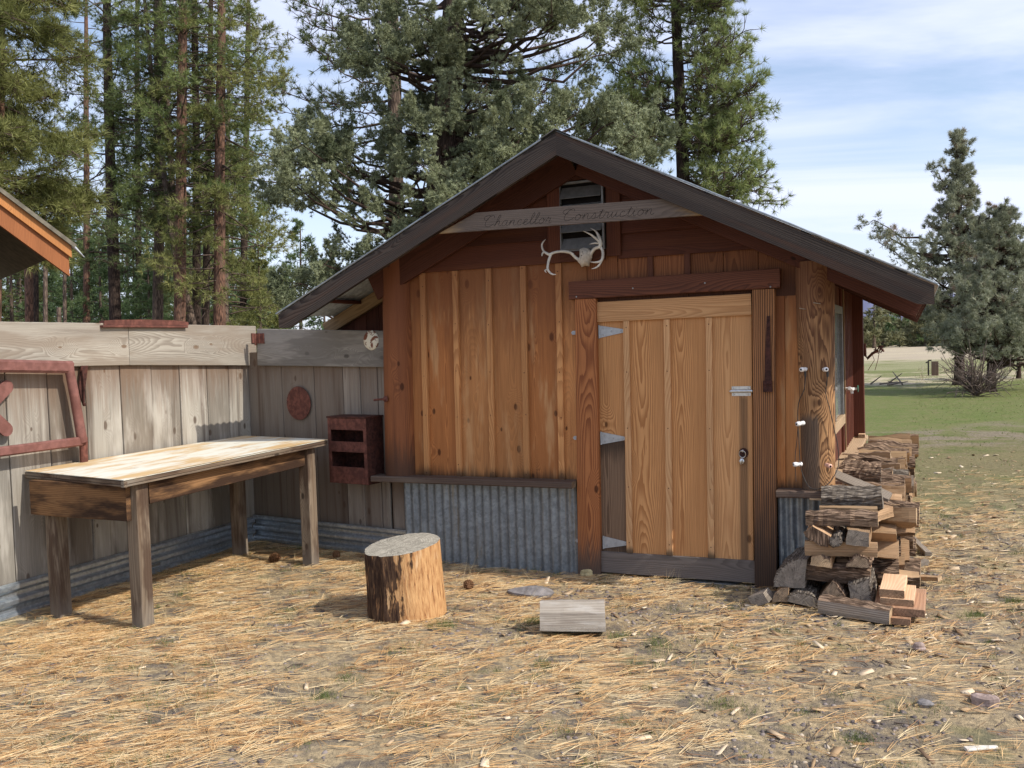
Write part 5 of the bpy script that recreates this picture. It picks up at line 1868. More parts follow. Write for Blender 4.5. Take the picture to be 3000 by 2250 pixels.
def pine(xs, dist, r, bark, fol, label, h0, h1, Lmax, nb, nt, seed, K=17, tone=.5, top=None, name='pine_tree', stubs=6, shape='pine', **k):
    """xs: list of (x, y) photo points of the trunk from fence to top"""
    pts = [at(x, y, dist) for x, y in xs]
    foot = pts[0] + (pts[0] - pts[1]) / max(.2, (pts[1] - pts[0])[2]) * (pts[0][2] + .1)
    tp = pts[-1] + (pts[-1] - pts[-2]) * (top or .5)
    return conifer(name, label, 'tree', [foot] + pts + [tp], r, r * .35, bark, fol, h0, h1, Lmax, int(nb * 1.2), int(nt * 1.0), K, .20 * k.pop('nl', 1.), max(.010, dist * .00062) * k.pop('nw', 1.), seed, GP, shape, tone, stubs=stubs, inner=.5, **k)


# trunk rows left of the shed, each with its own crown
pine([(249, 690), (240, 400), (232, 100), (231, -80)], 27, .20, BK['dark'], FM['dark'], 'dark trunked pine standing apart, leftmost tall straight trunk beyond the fence', .30, 1., 2.4, 60, 1500, 101)
pine([(341, 690), (344, 400), (341, 250), (338, -60)], 29, .19, BK['grey'], FM['pine'], 'grey brown pine just left of the reddish trunk it nearly touches', .38, 1., 2.2, 44, 950, 102)
pine([(386, 575), (378, 542), (355, 378), (333, 222), (318, 60)], 26.6, .12, BK['grey'], FM['pine'], 'thin grey pine leaning left out of the reddish trunk', .45, 1., 1.8, 30, 650, 103, stubs=4)
pine([(384, 600), (378, 551), (367, 311), (351, 89), (346, -40)], 26.8, .13, BK['grey'], FM['pine'], 'slim pine stem leaning slightly left beside the reddish trunk', .45, 1., 1.9, 34, 750, 104, stubs=4)
pine([(388, 693), (392, 311), (395, 0), (396, -100)], 26, .19, BK['red'], FM['pine'], 'reddish barked pine, thickest trunk of the group left of the shed', .45, 1., 2.2, 46, 1100, 105)
pine([(425, 697), (424, 311), (420, 27), (419, -80)], 28, .15, BK['dark'], FM['dark'], 'dark slim pine right behind the reddish trunk', .38, 1., 2.0, 44, 950, 106)
pine([(444, 697), (449, 355), (454, 120), (456, -40)], 29.5, .14, BK['dark'], FM['pine'], 'slim dark pine between two thicker trunks near the fence corner', .35, 1., 2.0, 42, 950, 107)
pine([(474, 700), (475, 355), (478, 100), (479, -80)], 26.5, .20, BK['red'], FM['yel'], 'brown barked pine with yellow green crown, rightmost tall trunk before the sky gap', .22, 1., 2.3, 80, 2300, 108, tone=.5)
pine([(187, 692), (187, 400), (186, 200), (186, 60)], 36, .15, BK['red'], FM['dark'], 'thin reddish pine left of the dark straight trunk', .4, 1., 2., 36, 800, 109)
pine([(487, 690), (488, 533), (492, 300), (494, 180)], 33, .13, BK['grey'], FM['yel'], 'thin pine with yellowish crown behind the rightmost brown trunk', .2, 1., 2.3, 46, 1200, 110)
pine([(525, 690), (530, 400), (535, 120), (536, 20)], 37, .16, BK['dark'], FM['yel'], 'bushy yellow green pine edging the sky gap left of the shed roof', .12, 1., 2.2, 60, 1700, 111)
pine([(300, 690), (298, 400), (296, 150), (296, 20)], 40, .16, BK['dark'], FM['pine'], 'pale green pine between the dark trunk and the grey trunk', .25, 1., 2.8, 46, 1300, 112)
# big foreground pine at the far left edge, leaning in with hanging branches
t0 = [at(-24, 900, 13.5), at(-14, 600, 13.5), at(-5, 250, 13.5), at(-3, -60, 13.5), at(-2, -300, 13.5)]
t0[0][2] = -.1
conifer('pine_tree', 'large yellow green pine at the left edge with drooping branches over the eave', 'tree', t0, .12, .07, BK['red'], FM['yel'],   .38, .98, 1.5, 120, 8000, 18, .17, .0095, 113, GP, 'pine', .5, droop=-.2)
# young firs and thin stems low behind the fence
GF = 'young firs behind the fence'
firs = [(20, 470, 33, 'bushy'), (95, 500, 38, ''), (150, 430, 42, ''), (215, 520, 36, ''), (285, 480, 40, ''), (320, 560, 34, ''), (410, 500, 46, ''), (460, 540, 40, ''), (520, 470, 44, ''), (560, 540, 36, ''), (645, 475, 38, ''), (600, 600, 50, ''), (360, 420, 52, ''), (40, 380, 50, ''), (250, 380, 55, ''), (700, 560, 52, '')]
flab = ['bushy dark fir under the neighbouring eave at the left edge', 'dark green fir between the thin stems below the eave', 'tall pale fir behind the leftmost thin stems', 'green fir left of the dark straight trunk', 'fir filling the gap right of the dark straight trunk', 'small bright fir at the foot of the gap before the grey trunk', 'fir behind the reddish trunk group', 'small fir between the slim dark trunks', 'fir behind the rightmost brown trunk', 'yellowish young fir at the right end of the tree row', 'pointed young fir standing alone in the sky gap left of the roof', 'low fir right beside the sky gap above the fence corner', 'distant fir showing between the grey and reddish trunks', 'distant tall fir above the neighbouring eave', 'distant fir right behind the dark straight trunk', 'dim fir partly hidden by the shed left eave']
for i, ((x, ytop, dist, kd), lab) in enumerate(zip(firs, flab)):
    b0 = at(x, 720, dist)
    tp = at(x + rng.uniform(-4, 4), ytop, dist)
    b0[2] = -.1
    h = tp[2]
    conifer('young_fir', lab, 'tree', [b0, (b0 + tp) / 2, tp], .11, .015, BK['grey'], FM['yel'] if 'yellow' in lab or 'bushy' in lab else FM['fir'], .05, 1., h * .20 + .6, 70, 2600, 11, .17, max(.014, dist * .0007), 200 + i, GF, 'cone', .45, droop=-.12, twigs=False, clump=1.1)
# thin bare stems above the fence
GS = 'thin bare stems above the fence'
for i, (x, ya, yb, dist, r, m_, lab) in enumerate(((99, 480, 800, 24, .055, 'grey', 'thin grey stem under the neighbouring eave'), (141, 520, 800, 26, .05, 'grey', 'thin slanting grey stem right of the eave corner'), (64, 560, 800, 30, .13, 'red', 'short pale reddish trunk low under the eave'), (79, 560, 800, 32, .09, 'dark', 'dark narrow trunk beside the pale reddish one'), (129, 664, 800, 20, .045, 'grey', 'pale post top showing above the fence'))):
    a_, b_ = at(x, yb, dist), at(x - 2, ya, dist)
    t = MB()
    t.tube(cat([(a_[0], a_[1], -.1), a_, (a_ + b_) / 2, b_], 3), r, 8, jit=.05)
    tag(t.build('slim_tree', BK[m_]), lab, 'tree stem', GS)

# the forest behind all of them, each tree its own
GB_ = 'background forest pines'
k_ = 0
for i in range(26):
    x = -40 + i * 26 + rng.uniform(-8, 8)
    dist = rng.uniform(52, 85)
    yt = rng.uniform(330, 520) if x < 560 else rng.uniform(560, 640)
    b0 = at(x, 725, dist)
    tp = at(x, yt, dist)
    b0[2] = -.2
    conifer('forest_pine', 'dim green pine in the forest far behind the plank fence', 'tree', [b0, (b0 + tp) / 2, tp], .18, .03, BK['dark'], FM['fir'] if i % 3 else FM['dark'], .08, 1., tp[2] * .2 + .8, 32, 520, 10, .45, .07, 300 + i, GB_, 'cone' if i % 2 else 'spire', .4, twigs=False, clump=1.2)


# ------------------------------------------------------------------ junipers: dense clumps of scale sprays
def juniper(name, label, tpts, r0, r1, clumps, limbs_to, seed, K, nlen, nwid, per, fol, bark, tone=.5, group=None, crad=.42, upw=.55):
    """clumps: list of (centre, radius)"""
    rg = np.random.default_rng(seed)
    base = Vector([float(q) for q in tpts[0]])
    base.z = 0
    t = thing(name, label, 'tree', base, group)
    trunk_obj(tpts, r0, r1, bark, t, 16, 1.3)
    TP = np.array(cat([np.array(p) for p in tpts], 8))
    limbs, P, D, T = [], [], [], []
    for (c, rad) in clumps:
        c = np.array(c)
        dz = np.linalg.norm(TP - (c - np.array([0, 0, .25 * np.linalg.norm(c[:2] - TP[0][:2])])), axis=1)
        a = TP[int(np.argmin(dz))]
        if limbs_to:
            pts = [a]
            n = 6
            for k in range(1, n + 1):
                q = k / n
                p = a + (c - a) * q + np.array([0, 0, -.12 * np.linalg.norm(c - a) * math.sin(q * math.pi)]) + rg.normal(size=3) * .06 * (0 if k == n else 1)
                pts.append(p)
            limbs.append((np.array(pts), min(.07, .018 + .014 * np.linalg.norm(c - a)), .008))
        bt = np.clip(tone + rg.normal() * .22, 0, 1)
        # sub-clumps make ragged upright plumes
        ns = max(3, int(6 * rad / crad))
        for s_ in range(ns):
            o = rg.normal(size=3) * np.array([.62, .62, .45]) * rad
            sc_ = c + o
            m = int(per * (rad / crad) ** 1.2 / ns * 1.0)
            ax_ = nrm(o / rad * .8 + np.array([0, 0, upw]) + rg.normal(size=3) * .35)
            ln = rad * rg.uniform(.55, 1.05)
            q = rg.uniform(0, 1, m)
            rr = .36 * rad * (1 - q * .72)
            pp = sc_ + ax_ * (q[:, None] - .3) * ln + rg.normal(size=(m, 3)) * rr[:, None] * .6
            dd = ax_ + rg.normal(size=(m, 3)) * .5
            P.append(pp)
            D.append(dd / np.linalg.norm(dd, axis=1)[:, None])
            T.append(np.full(m, bt + rg.normal() * .1) + rg.normal(size=m) * .07)
            if s_ % 2 == 0: limbs.append((np.array([c, (c + sc_) / 2 + rg.normal(size=3) * .02, sc_ + ax_ * ln * .5]), .009, .003))
    if limbs:
        V, F = limb_mesh(limbs, 5)
        raw_mesh('branches', V, F, bark, None, t)
    V, tn = tufts(np.concatenate(P), np.concatenate(D), K, nlen, nwid, .55, np.clip(np.concatenate(T), 0, 1), rg, .1)
    raw_mesh('crown', V, np.arange(len(V)).reshape(-1, 3), fol, tn, t)
    return t, limbs


# the great juniper behind the shed: clump centres read off its outline (photo x, y, radius px, distance offset)
DJ = 15.5
pxm = DJ / 1983.
cl = []


def blob(x, y, r, n, dz=1.6, rs=(.9, .6), rg=np.random.default_rng(77)):
    for _ in range(n):
        a, q = rg.uniform(0, 6.28), math.sqrt(rg.uniform())
        xx, yy = x + r * q * math.cos(a) * rs[0], y + r * q * math.sin(a) * rs[1]
        cl.append((at(xx, yy, DJ + rg.uniform(-dz, dz) * .8), rg.uniform(.28, .46)))


blob(1010, 300, 95, 13)
blob(900, 250, 80, 9)
blob(1110, 300, 80, 9)
blob(1200, 250, 70, 6)
blob(1330, 280, 85, 9)
blob(1400, 320, 55, 5)
blob(870, 320, 60, 6)
blob(700, 330, 75, 8)
blob(640, 390, 55, 6)
blob(660, 300, 35, 2)
blob(730, 420, 50, 4)
blob(820, 100, 75, 7)
blob(760, 110, 50, 4)
blob(930, 60, 70, 6)
blob(960, 150, 60, 4)
blob(1060, 30, 75, 6)
blob(1180, 10, 80, 6)
blob(1260, 30, 60, 5)
blob(1310, 100, 40, 3)
blob(1030, 400, 70, 5)
blob(950, 420, 40, 2)
blob(860, 490, 40, 3)
blob(800, 540, 45, 3)
blob(720, 570, 50, 4)
blob(650, 620, 45, 3)
blob(1080, 190, 60, 4)
blob(870, -40, 110, 7)
blob(1100, -60, 130, 7)
tj = [at(940, 800, DJ), at(948, 520, DJ), at(955, 420, DJ), at(964, 330, DJ), at(968, 200, DJ), at(978, 60, DJ), at(985, -120, DJ)]
tj[0][2] = -.1
juniper('juniper_tree', 'huge dark old juniper with a thick trunk and dense grey green clumps behind the shed', tj, .34, .16, cl, True, 401, 21, .068, .0105, 400, FM['jun'], BK['jun'], .5)

# sparse pine mixed through it: long bare boughs with needle pompoms
DP = 18.5
tp_ = [at(857, 800, DP), at(857, 480, DP), at(856, 390, DP), at(852, 200, DP), at(846, 0, DP), at(842, -200, DP)]
tp_[0][2] = -.1
tt = thing('pine_tree', 'pine with a grey trunk and sparse needle pompoms left of the big juniper', 'tree', (tp_[0][0], tp_[0][1], 0), GP)
trunk_obj(tp_, .165, .12, BK['grey'], tt)
rg = np.random.default_rng(55)


def bough_tree(parent, boughs, TPpts, seed, fol, nlen, nwid, K, dist, sub=9, tone=.35, twr=.30):
    """boughs: list of (start px, end px, depth shift) drawn as curved limbs with twigs and pompoms"""
    rg = np.random.default_rng(seed)
    limbs, P, D = [], [], []
    for (xa, ya, xb, yb, dd_) in boughs:
        a, b_ = at(xa, ya, dist), at(xb, yb, dist + dd_)
        L = np.linalg.norm(b_ - a)
        n = 10
        pts = []
        ph = rg.uniform(-1, 1)
        for k in range(n + 1):
            q = k / n
            pts.append(a + (b_ - a) * q + np.array([0, 0, -.10 * L * math.sin(q * math.pi)]) + rg.normal(size=3) * .035 * L * .4 * (1 if 0 < k < n else 0))
        pts = np.array(pts)
        limbs.append((pts, .012 + .008 * L, .006))
        for j in range(int(sub * L / 1.6)):
            q = rg.uniform(.22, 1)
            k0 = min(int(q * n), n - 1)
            p = pts[k0] + (pts[k0 + 1] - pts[k0]) * (q * n - k0)
            fwd = nrm(pts[k0 + 1] - pts[k0])
            d = nrm(fwd * .8 + rg.normal(size=3) * np.array([.7, .7, .55]))
            l2 = rg.uniform(.5, 1.25) * twr * (1.5 - q * .6) * 1.5
            tw = [p]
            for k in range(4):
                d = nrm(d + rg.normal(size=3) * .22 + np.array([0, 0, .12]))
                tw.append(tw[-1] + d * l2 / 4)
            limbs.append((np.array(tw), .010, .005))
            P.append(tw[-1])
            D.append(d)
            for s_ in range(rg.integers(0, 3)):
                d2 = nrm(d + rg.normal(size=3) * .6)
                e_ = tw[2] + d2 * l2 * .5
                limbs.append((np.array([tw[2], (tw[2] + e_) / 2 + rg.normal(size=3) * .02, e_]), .006, .004))
                P.append(e_)
                D.append(d2)
    V, F = limb_mesh(limbs, 5)
    raw_mesh('branches', V, F, BK['twig'], None, parent)
    T = np.clip(tone + rg.normal(size=len(P)) * .2, 0, 1)
    V, tn = tufts(np.array(P), np.array(D), K, nlen, nwid, .85, T, rg)
    raw_mesh('crown', V, np.arange(len(V)).reshape(-1, 3), fol, tn, parent)


bo = []
for (xa, ya, xb, yb) in ((855, 150, 620, 70), (855, 90, 640, 20), (852, 40, 600, -20), (855, 210, 600, 190), (856, 260, 610, 240), (856, 290, 640, 290), (857, 330, 690, 330), (850, 20, 720, -60), (855, 180, 700, 130), (856, 240, 720, 215), (855, 120, 720, 60), (857, 350, 760, 390),
                        (855, 170, 1060, 120), (855, 120, 1220, 90), (855, 190, 1190, 180), (855, 230, 1240, 150), (852, 60, 1150, 70), (855, 250, 1120, 220), (857, 300, 1000, 330), (855, 150, 1250, 190), (857, 380, 930, 420), (857, 400, 800, 450)):
    bo.append((xa, ya, xb, yb, rg.uniform(-1.2, 1.6)))
bough_tree(tt, bo, tp_, 56, FM['dark'], .16, .011, 28, DP, sub=16, tone=.45)

# the fuller pine right of the roof ridge
DR2 = 20.
tq = [at(1478, 800, DR2), at(1476, 420, DR2), at(1470, 250, DR2), at(1463, 100, DR2), at(1456, -80, DR2), at(1450, -220, DR2)]
tq[0][2] = -.1
t2 = thing('pine_tree', 'full green pine rising behind the right slope of the shed roof', 'tree', (tq[0][0], tq[0][1], 0), GP)
trunk_obj(tq, .16, .08, BK['dark'], t2)
bo = []
for i in range(120):
    yv = rg.uniform(-140, 410)
    half = np.interp(yv, [-120, 0, 120, 200, 320, 430], [110, 135, 150, 165, 165, 175])
    sd = 1 if rg.uniform() < .54 else -1
    ln = rg.uniform(.35, 1.0) * half
    up = rg.uniform(-20, 45) + .16 * ln
    xa = np.interp(yv, [-120, 0, 420], [1456, 1462, 1477])
    bo.append((xa, yv + up * .7 + 10, xa + sd * ln, yv - up * .35 + (18 if yv > 330 else 0), rg.uniform(-1.6, 1.2)))
bo += [(1477, 330, 1640, 345, -.5), (1477, 380, 1668, 432, -.6), (1477, 360, 1640, 400, .3), (1477, 400, 1600, 440, -.4), (1477, 300, 1640, 300, 0), (1476, 250, 1650, 230, -.3)]
bough_tree(t2, bo, tq, 57, FM['plight'], .17, .012, 30, DR2, sub=21, tone=.6, twr=.28)

# junipers in the meadow on the right
GJ = 'junipers standing in the meadow'


def cone_clumps(x0, ytop, ybot, wfun, dist, n, seed, rmin=.28, rmax=.5, depth=1.):
    rg = np.random.default_rng(seed)
    out = []
    for _ in range(n):
        q = rg.uniform() ** .85
        y = ytop + (ybot - ytop) * q
        w = wfun(q)
        a = rg.uniform(0, 6.28)
        rr = math.sqrt(rg.uniform())
        out.append((at(x0 + w * rr * math.cos(a), y, dist + w * rr * math.sin(a) * dist / 1983. * depth), rg.uniform(rmin, rmax) * (.55 + .6 * q)))
    return out


DA = 27.5
ca_ = cone_clumps(2070, 285, 750, lambda q: 4 + 112 * min(1, q * 1.25) ** 1.1 * (1 if q < .8 else .75), DA, 270, 1, .15, .34)
ca_ += [(at(x, y, DA - .5), r) for x, y, r in ((1888, 475, .26), (1905, 500, .3), (1925, 515, .32), (1945, 525, .34), (1965, 535, .38), (1900, 525, .28), (1935, 550, .36), (1975, 565, .45), (2066, 300, .22), (2040, 350, .2), (2010, 370, .2))]
ta = [at(2071, 840, DA), at(2073, 760, DA), at(2072, 600, DA), at(2068, 400, DA), at(2065, 290, DA)]
ta[0][2] = -.1
juniper('juniper_tree', 'taller pointed juniper in the meadow right of the shed, with a long left bough', ta, .17, .02, ca_, True, 411, 13, .14, .0115, 78, FM['jun2'], BK['jun'], .5, GJ, .30, 1.1)
DB = 24.
cb_ = cone_clumps(2165, 450, 765, lambda q: 8 + 112 * min(1, q * 1.5), DB, 290, 2, .15, .34)
cb_ += [(at(2100 + i * 9, 470 + 20 * (i % 3), DB), .24) for i in range(8)]
tb = [at(2140, 858, DB), at(2142, 800, DB), at(2146, 740, DB), at(2160, 600, DB), at(2150, 460, DB)]
tb[0][2] = -.1
juniper('juniper_tree', 'nearer broad juniper at the right edge of the meadow', tb, .145, .03, cb_, True, 412, 13, .13, .011, 84, FM['jun2'], BK['jun'], .5, GJ, .30, 1.1)
DC = 30.
cc_ = cone_clumps(2230, 560, 760, lambda q: 20 + 55 * q, DC, 26, 3)
tcx = [at(2200, 832, DC), at(2201, 790, DC), at(2196, 740, DC), at(2205, 650, DC)]
tcx[0][2] = -.1
juniper('juniper_tree', 'small thin juniper at the right edge behind the broad one', tcx, .085, .03, cc_, True, 413, 8, .13, .025, 120, FM['jun2'], BK['jun'], .5, GJ, .42)

# bare shrub between the two
t = thing('bare_shrub', 'leafless grey brown shrub between the two meadow junipers', 'shrub', on_ground(2108, 856))
rg = np.random.default_rng(9)
limbs = []
o0 = on_ground(2108, 856)
for i in range(70):
    az, el = rg.uniform(0, 6.28), rg.uniform(.35, 1.4)
    L = rg.uniform(.5, 1.25)
    d = np.array([math.cos(az) * math.cos(el), math.sin(az) * math.cos(el), math.sin(el)])
    pts = [o0 + d * .05]
    for k in range(5):
        d = nrm(d + rg.normal(size=3) * .2)
        pts.append(pts[-1] + d * L / 5)
    limbs.append((np.array(pts), .014, .006))
    for s_ in range(4):
        k = rg.integers(1, 5)
        d2 = nrm(d + rg.normal(size=3) * .7)
        limbs.append((np.array([pts[k], pts[k] + d2 * L * .2, pts[k] + d2 * L * .38]), .008, .005))
V, F = limb_mesh(limbs, 4)
raw_mesh('twigs', V, F, plain('shrub_twigs', (.16, .12, .10), .9), None, t)

# far tree line across the meadow
GT = 'distant trees along the far edge of the meadow'
rg = np.random.default_rng(21)
for i in range(48):
    x = 1820 + i * 14 + rg.uniform(-5, 5)
    dist = rg.uniform(105, 150)
    yt = rg.uniform(672, 705)
    if i == 5: x, yt, dist = 1888, 655, 105
    if i == 9: x, yt = 1945, 676
    p = at(x, 730, dist)
    p[2] = 0
    tp = at(x, yt, dist)
    lab = 'tallest dark pointed pine of the far tree line beside the shed corner' if i == 5 else 'olive brown tree in the far line across the meadow'
    conifer('distant_tree', lab, 'tree', [p, (p + tp) / 2, tp], .2, .05, BK['grey'], FM['olive'] if i % 3 else FM['fir'], .05, 1., 1.6 + tp[2] * .22, 18, 240, 9, .7, .20, 500 + i, GT, 'spire' if i in (5, 9) else 'pine', .5, twigs=False, clump=1.6)
# ================================================================== ground
def axis_pts(fine0, fine1, step, far0, far1, grow=1.25):
    a = list(np.arange(fine0, fine1 + 1e-6, step))
    s, x = step, a[-1]
    while x < far1:
        s *= grow
        x += s
        a.append(x)
    s, x = step, a[0]
    lo = []
    while x > far0:
        s *= grow
        x -= s
        lo.append(x)
    return np.array(lo[::-1] + a)


def gz(X, Y):
    h = .010 * np.sin(X * 3.1 + .4) * np.sin(Y * 2.7 + 1.) + .006 * np.sin(X * 7.3 + Y * 4.1) + .005 * np.sin(X * 11.7 - Y * 9.3 + 2.)
    near = np.exp(-((X - .5) / 9) ** 2 - ((Y - .2) / 9) ** 2)
    return h * near - .006


gx = axis_pts(-4.5, 4.5, .08, -900, 900)
gy = axis_pts(-6.5, 7., .08, -60, 1900)
XX, YY = np.meshgrid(gx, gy, indexing='ij')
ZZ = gz(XX, YY)
V = np.stack([XX, YY, ZZ], -1).reshape(-1, 3)
m = len(gy)
ii, jj = np.meshgrid(np.arange(len(gx) - 1), np.arange(m - 1), indexing='ij')
a = (ii * m + jj).ravel()
F = np.stack([a, a + m, a + m + 1, a + 1], -1)
gm = bpy.data.materials.new('yard_and_meadow')
N = NT(gm)
pos = N.n('ShaderNodeNewGeometry').outputs['Position']
sp = N.n('ShaderNodeSeparateXYZ', {0: pos})
# distance north-west-ish along the view to the meadow: a fixed direction on the land
dx = N.m('ADD', N.m('MULTIPLY', sp.outputs[0], float(FWH[0])), N.m('MULTIPLY', sp.outputs[1], float(FWH[1])))
dx = N.m('SUBTRACT', dx, float(EYE[0] * FWH[0] + EYE[1] * FWH[1]))
wob = N.noise(pos, .25, 4, .6)
wob2 = N.noise(pos, 1.1, 5, .6)
dw = N.m('MULTIPLY', dx, N.m('MULTIPLY_ADD', wob, .5, .75))
f1 = N.noise(pos, 26., 6, .7)
f2 = N.noise(pos, 90., 4, .65)
f3 = N.noise(pos, 5., 5, .65)
# yard: duff, dark cinder gravel, straw
yard = N.mix(N.ss(f1, .35, .65), (.23, .18, .115), (.47, .36, .21))
yard = N.mix(N.m('MULTIPLY', N.ss(f3, .48, .60), .75), yard, (.135, .118, .104))
yard = N.mix(N.m('MULTIPLY', N.ss(f2, .55, .75), .6), yard, (.50, .40, .25))
moss = N.noise(pos, 1.7, 5, .65)
yard = N.mix(N.m('MULTIPLY', N.ss(moss, .56, .68), .45), yard, (.15, .155, .06))
# lawn
sp3 = N.noise(N.n('ShaderNodeMapping', {'Vector': pos, 'Scale': (1, 1, 1)}).outputs[0], .5, 5, .65)
lawn = N.mix(N.ss(f1, .3, .7), (.075, .10, .028), (.16, .18, .055))
lawnb = N.mix(N.ss(f1, .3, .7), (.15, .125, .065), (.25, .21, .11))
lawn = N.mix(N.ss(N.m('ADD', N.m('MULTIPLY', sp3, .8), N.m('MULTIPLY', f3, .25)), .49, .62), lawn, lawnb)
# bands: yard < 8 m, mixed turf to 13 m, gravel strip, green to 27 m, dry mounds, green, pale dry grass
near = N.ss(N.m('ADD', dw, N.m('MULTIPLY_ADD', f3, 3., -1.5)), 6.4, 10.5)
turf = N.mix(N.m('MULTIPLY', N.ss(wob2, .36, .56), .85), lawn, N.mix(N.ss(f1, .3, .7), (.15, .13, .06), (.27, .22, .115)))
grav = N.mix(N.ss(f1, .35, .65), (.17, .14, .105), (.31, .25, .18))
gs = N.m('MULTIPLY', N.ss(dw, 12.2, 13.2), N.ss(dw, 15.6, 14.4))
gs = N.m('MULTIPLY', gs, N.m('MULTIPLY', N.ss(N.m('ADD', wob2, N.m('MULTIPLY', f3, .3)), .58, .72), .8))
green = N.mix(N.ss(f1, .3, .7), (.10, .135, .034), (.185, .215, .068))
c = N.mix(near, yard, turf)
c = N.mix(N.m('MULTIPLY', N.ss(dw, 13., 16.), N.ss(f3, .75, .35)), c, green)
c = N.mix(gs, c, grav)
dry = N.mix(N.ss(f1, .3, .7), (.36, .30, .195), (.56, .48, .33))
p2 = N.noise(N.n('ShaderNodeMapping', {'Vector': pos, 'Scale': (.16, .16, .16)}).outputs[0], 1., 5, .6)
band = N.m('MULTIPLY', N.ss(dw, 27., 29.5), N.ss(dw, 38., 34.))
c = N.mix(N.m('MULTIPLY', band, N.ss(wob2, .35, .55)), c, dry)
g2 = N.m('MULTIPLY', N.ss(dw, 36., 42.), N.ss(p2, .38, .55))
c = N.mix(N.m('MULTIPLY', g2, .75), c, N.mix(.5, green, dry))
c = N.mix(N.ss(dw, 50., 58.), c, N.mix(N.ss(p2, .35, .65), dry, (.40, .33, .24)))
# beyond the fence to the left it is forest floor
fl = N.ss(N.m('ADD', sp.outputs[0], N.m('MULTIPLY', sp.outputs[1], .12)), -3.5, -6.)
c = N.mix(fl, c, N.mix(N.ss(f1, .3, .7), (.09, .075, .045), (.20, .155, .09)))
N.out(c, .95, bump=N.m('ADD', N.m('MULTIPLY', f1, 1.), N.m('MULTIPLY', f2, .5)), bstr=.8, bdist=.02, spec=.1)
o = raw_mesh('ground', V, F, gm, smooth=True)
o['kind'] = 'structure'

# distant ridge, the blue of the hazy air put into its base colour
t = MB()
v, f = [], []
nx = 60
for k in range(nx + 1):
    x = -330 + 2600 * k / nx
    h = 55 * min(1, .15 + k / 9) + 14 * math.sin(k * .37) + 9 * math.sin(k * .91 + 1) + 4 * math.sin(k * 2.3)
    v += [(x, 1500, -8), (x, 1500 + 60, h), (x, 2100, -8)]
for k in range(nx):
    b_ = k * 3
    f += [(b_, b_ + 3, b_ + 4, b_ + 1), (b_ + 1, b_ + 4, b_ + 5, b_ + 2)]
t.add(v, f, None, None, 0, True)
o = t.build('hills', plain('hill_haze_tint', (.15, .16, .25), .95, 0, .15, .01, .1))
o['kind'] = 'structure'

# ------------------------------------------------------------------ loose cover of the yard
rg = np.random.default_rng(31)


def inside(P):
    """keep clear of what stands on the ground"""
    X, Y = P[:, 0], P[:, 1]
    ok = ~((X > -1.6) & (X < 1.6) & (Y > -.02))
    ok &= ~(((X + .835) ** 2 + (Y + 1.22) ** 2) < .225 ** 2)
    ok &= ~((X > .09) & (X < .41) & (Y > -1.34) & (Y < -1.12))
    ok &= ~((X > 1.2) & (X < 1.95) & (Y > -.42) & (Y < 3.4))
    ok &= X > -3.22
    ok &= ~((Y > .03 - (X + 1.53) * .157) & (X < -1.5))
    return ok


def scatter(n, d0, d1, dens=None, margin=1.3):
    """points on the yard: n tries, even over the land between d0 and d1 metres from where one stands"""
    d = np.sqrt(rg.uniform(d0 * d0, d1 * d1, n))
    s = rg.uniform(-1, 1, n) * .56 * margin * d
    P = np.stack([EYE[0] + FWH[0] * d + RT[0] * s, EYE[1] + FWH[1] * d + RT[1] * s], -1)
    k = inside(P)
    if dens is not None: k &= rg.uniform(size=n) < dens(P, d, s)
    P = P[k]
    return np.concatenate([P, gz(P[:, 0], P[:, 1])[:, None]], -1)


def field(P, f, ph):
    return .5 + .25 * (np.sin(P[:, 0] * f + ph) * np.sin(P[:, 1] * f * 1.13 + ph * 1.7) + np.sin(P[:, 0] * f * 2.3 + P[:, 1] * f * 1.9 + ph) * .7 + np.sin(P[:, 1] * f * 3.1 - P[:, 0] * f * 2.6 + 2 * ph) * .5)


def dn_needle(P, d, s):
    left = np.clip(.55 - s / (d * .56) * .33, .16, .9)
    k = np.clip(left * (-.45 + 1.5 * field(P, 2.4, .7) + .65 * field(P, 7.1, 2.2)), .05, 1)
    return k * np.clip((10.8 - d) / 4.2, 0, 1)


nm = bpy.data.materials.new('dry_pine_needles')
N = NT(nm)
tn = N.attr('tone').outputs['Fac']
c = N.mix(N.ss(tn, 0., .55), (.32, .155, .06), (.64, .40, .17))
c = N.mix(N.ss(tn, .5, 1.), c, (.72, .57, .33))
N.out(c, .55, spec=.3)
P = scatter(108000, 2.2, 10.8, dn_needle)
nb = 3
P = np.repeat(P, nb, axis=0)
n = len(P)
az0 = np.repeat(rg.uniform(0, 2 * np.pi, n // nb), nb)
# the fall of needles has a drift: more of them lie along one direction
az0 = np.where(np.repeat(rg.uniform(size=n // nb), nb) < .55, R(24) + np.repeat(rg.normal(0, .45, n // nb), nb) + R(8), az0)
az = az0 + rg.normal(0, .10, n)
L = rg.uniform(.08, .17, n)
el = rg.uniform(.0, .10, n)
z0 = rg.uniform(.001, .016, n)
w = rg.uniform(.0005, .0009, n)
D = np.stack([np.cos(az), np.sin(az), el], -1)
Sd = np.stack([-np.sin(az), np.cos(az), np.zeros(n)], -1)
bend = rg.normal(0, .10, n)
p0 = P + np.stack([np.zeros(n), np.zeros(n), z0], -1)
p1 = p0 + D * (L * .5)[:, None] + Sd * (bend * L * .3)[:, None]
p2 = p0 + D * L[:, None] * np.array([1, 1, .4]) + Sd * (bend * L)[:, None]
V = np.empty((n, 6, 3), np.float32)
for k, (p, ww) in enumerate(((p0, w), (p1, w), (p2, w * .4))):
    V[:, 2 * k] = p - Sd * ww[:, None]
    V[:, 2 * k + 1] = p + Sd * ww[:, None] + np.array([0, 0, .0008])
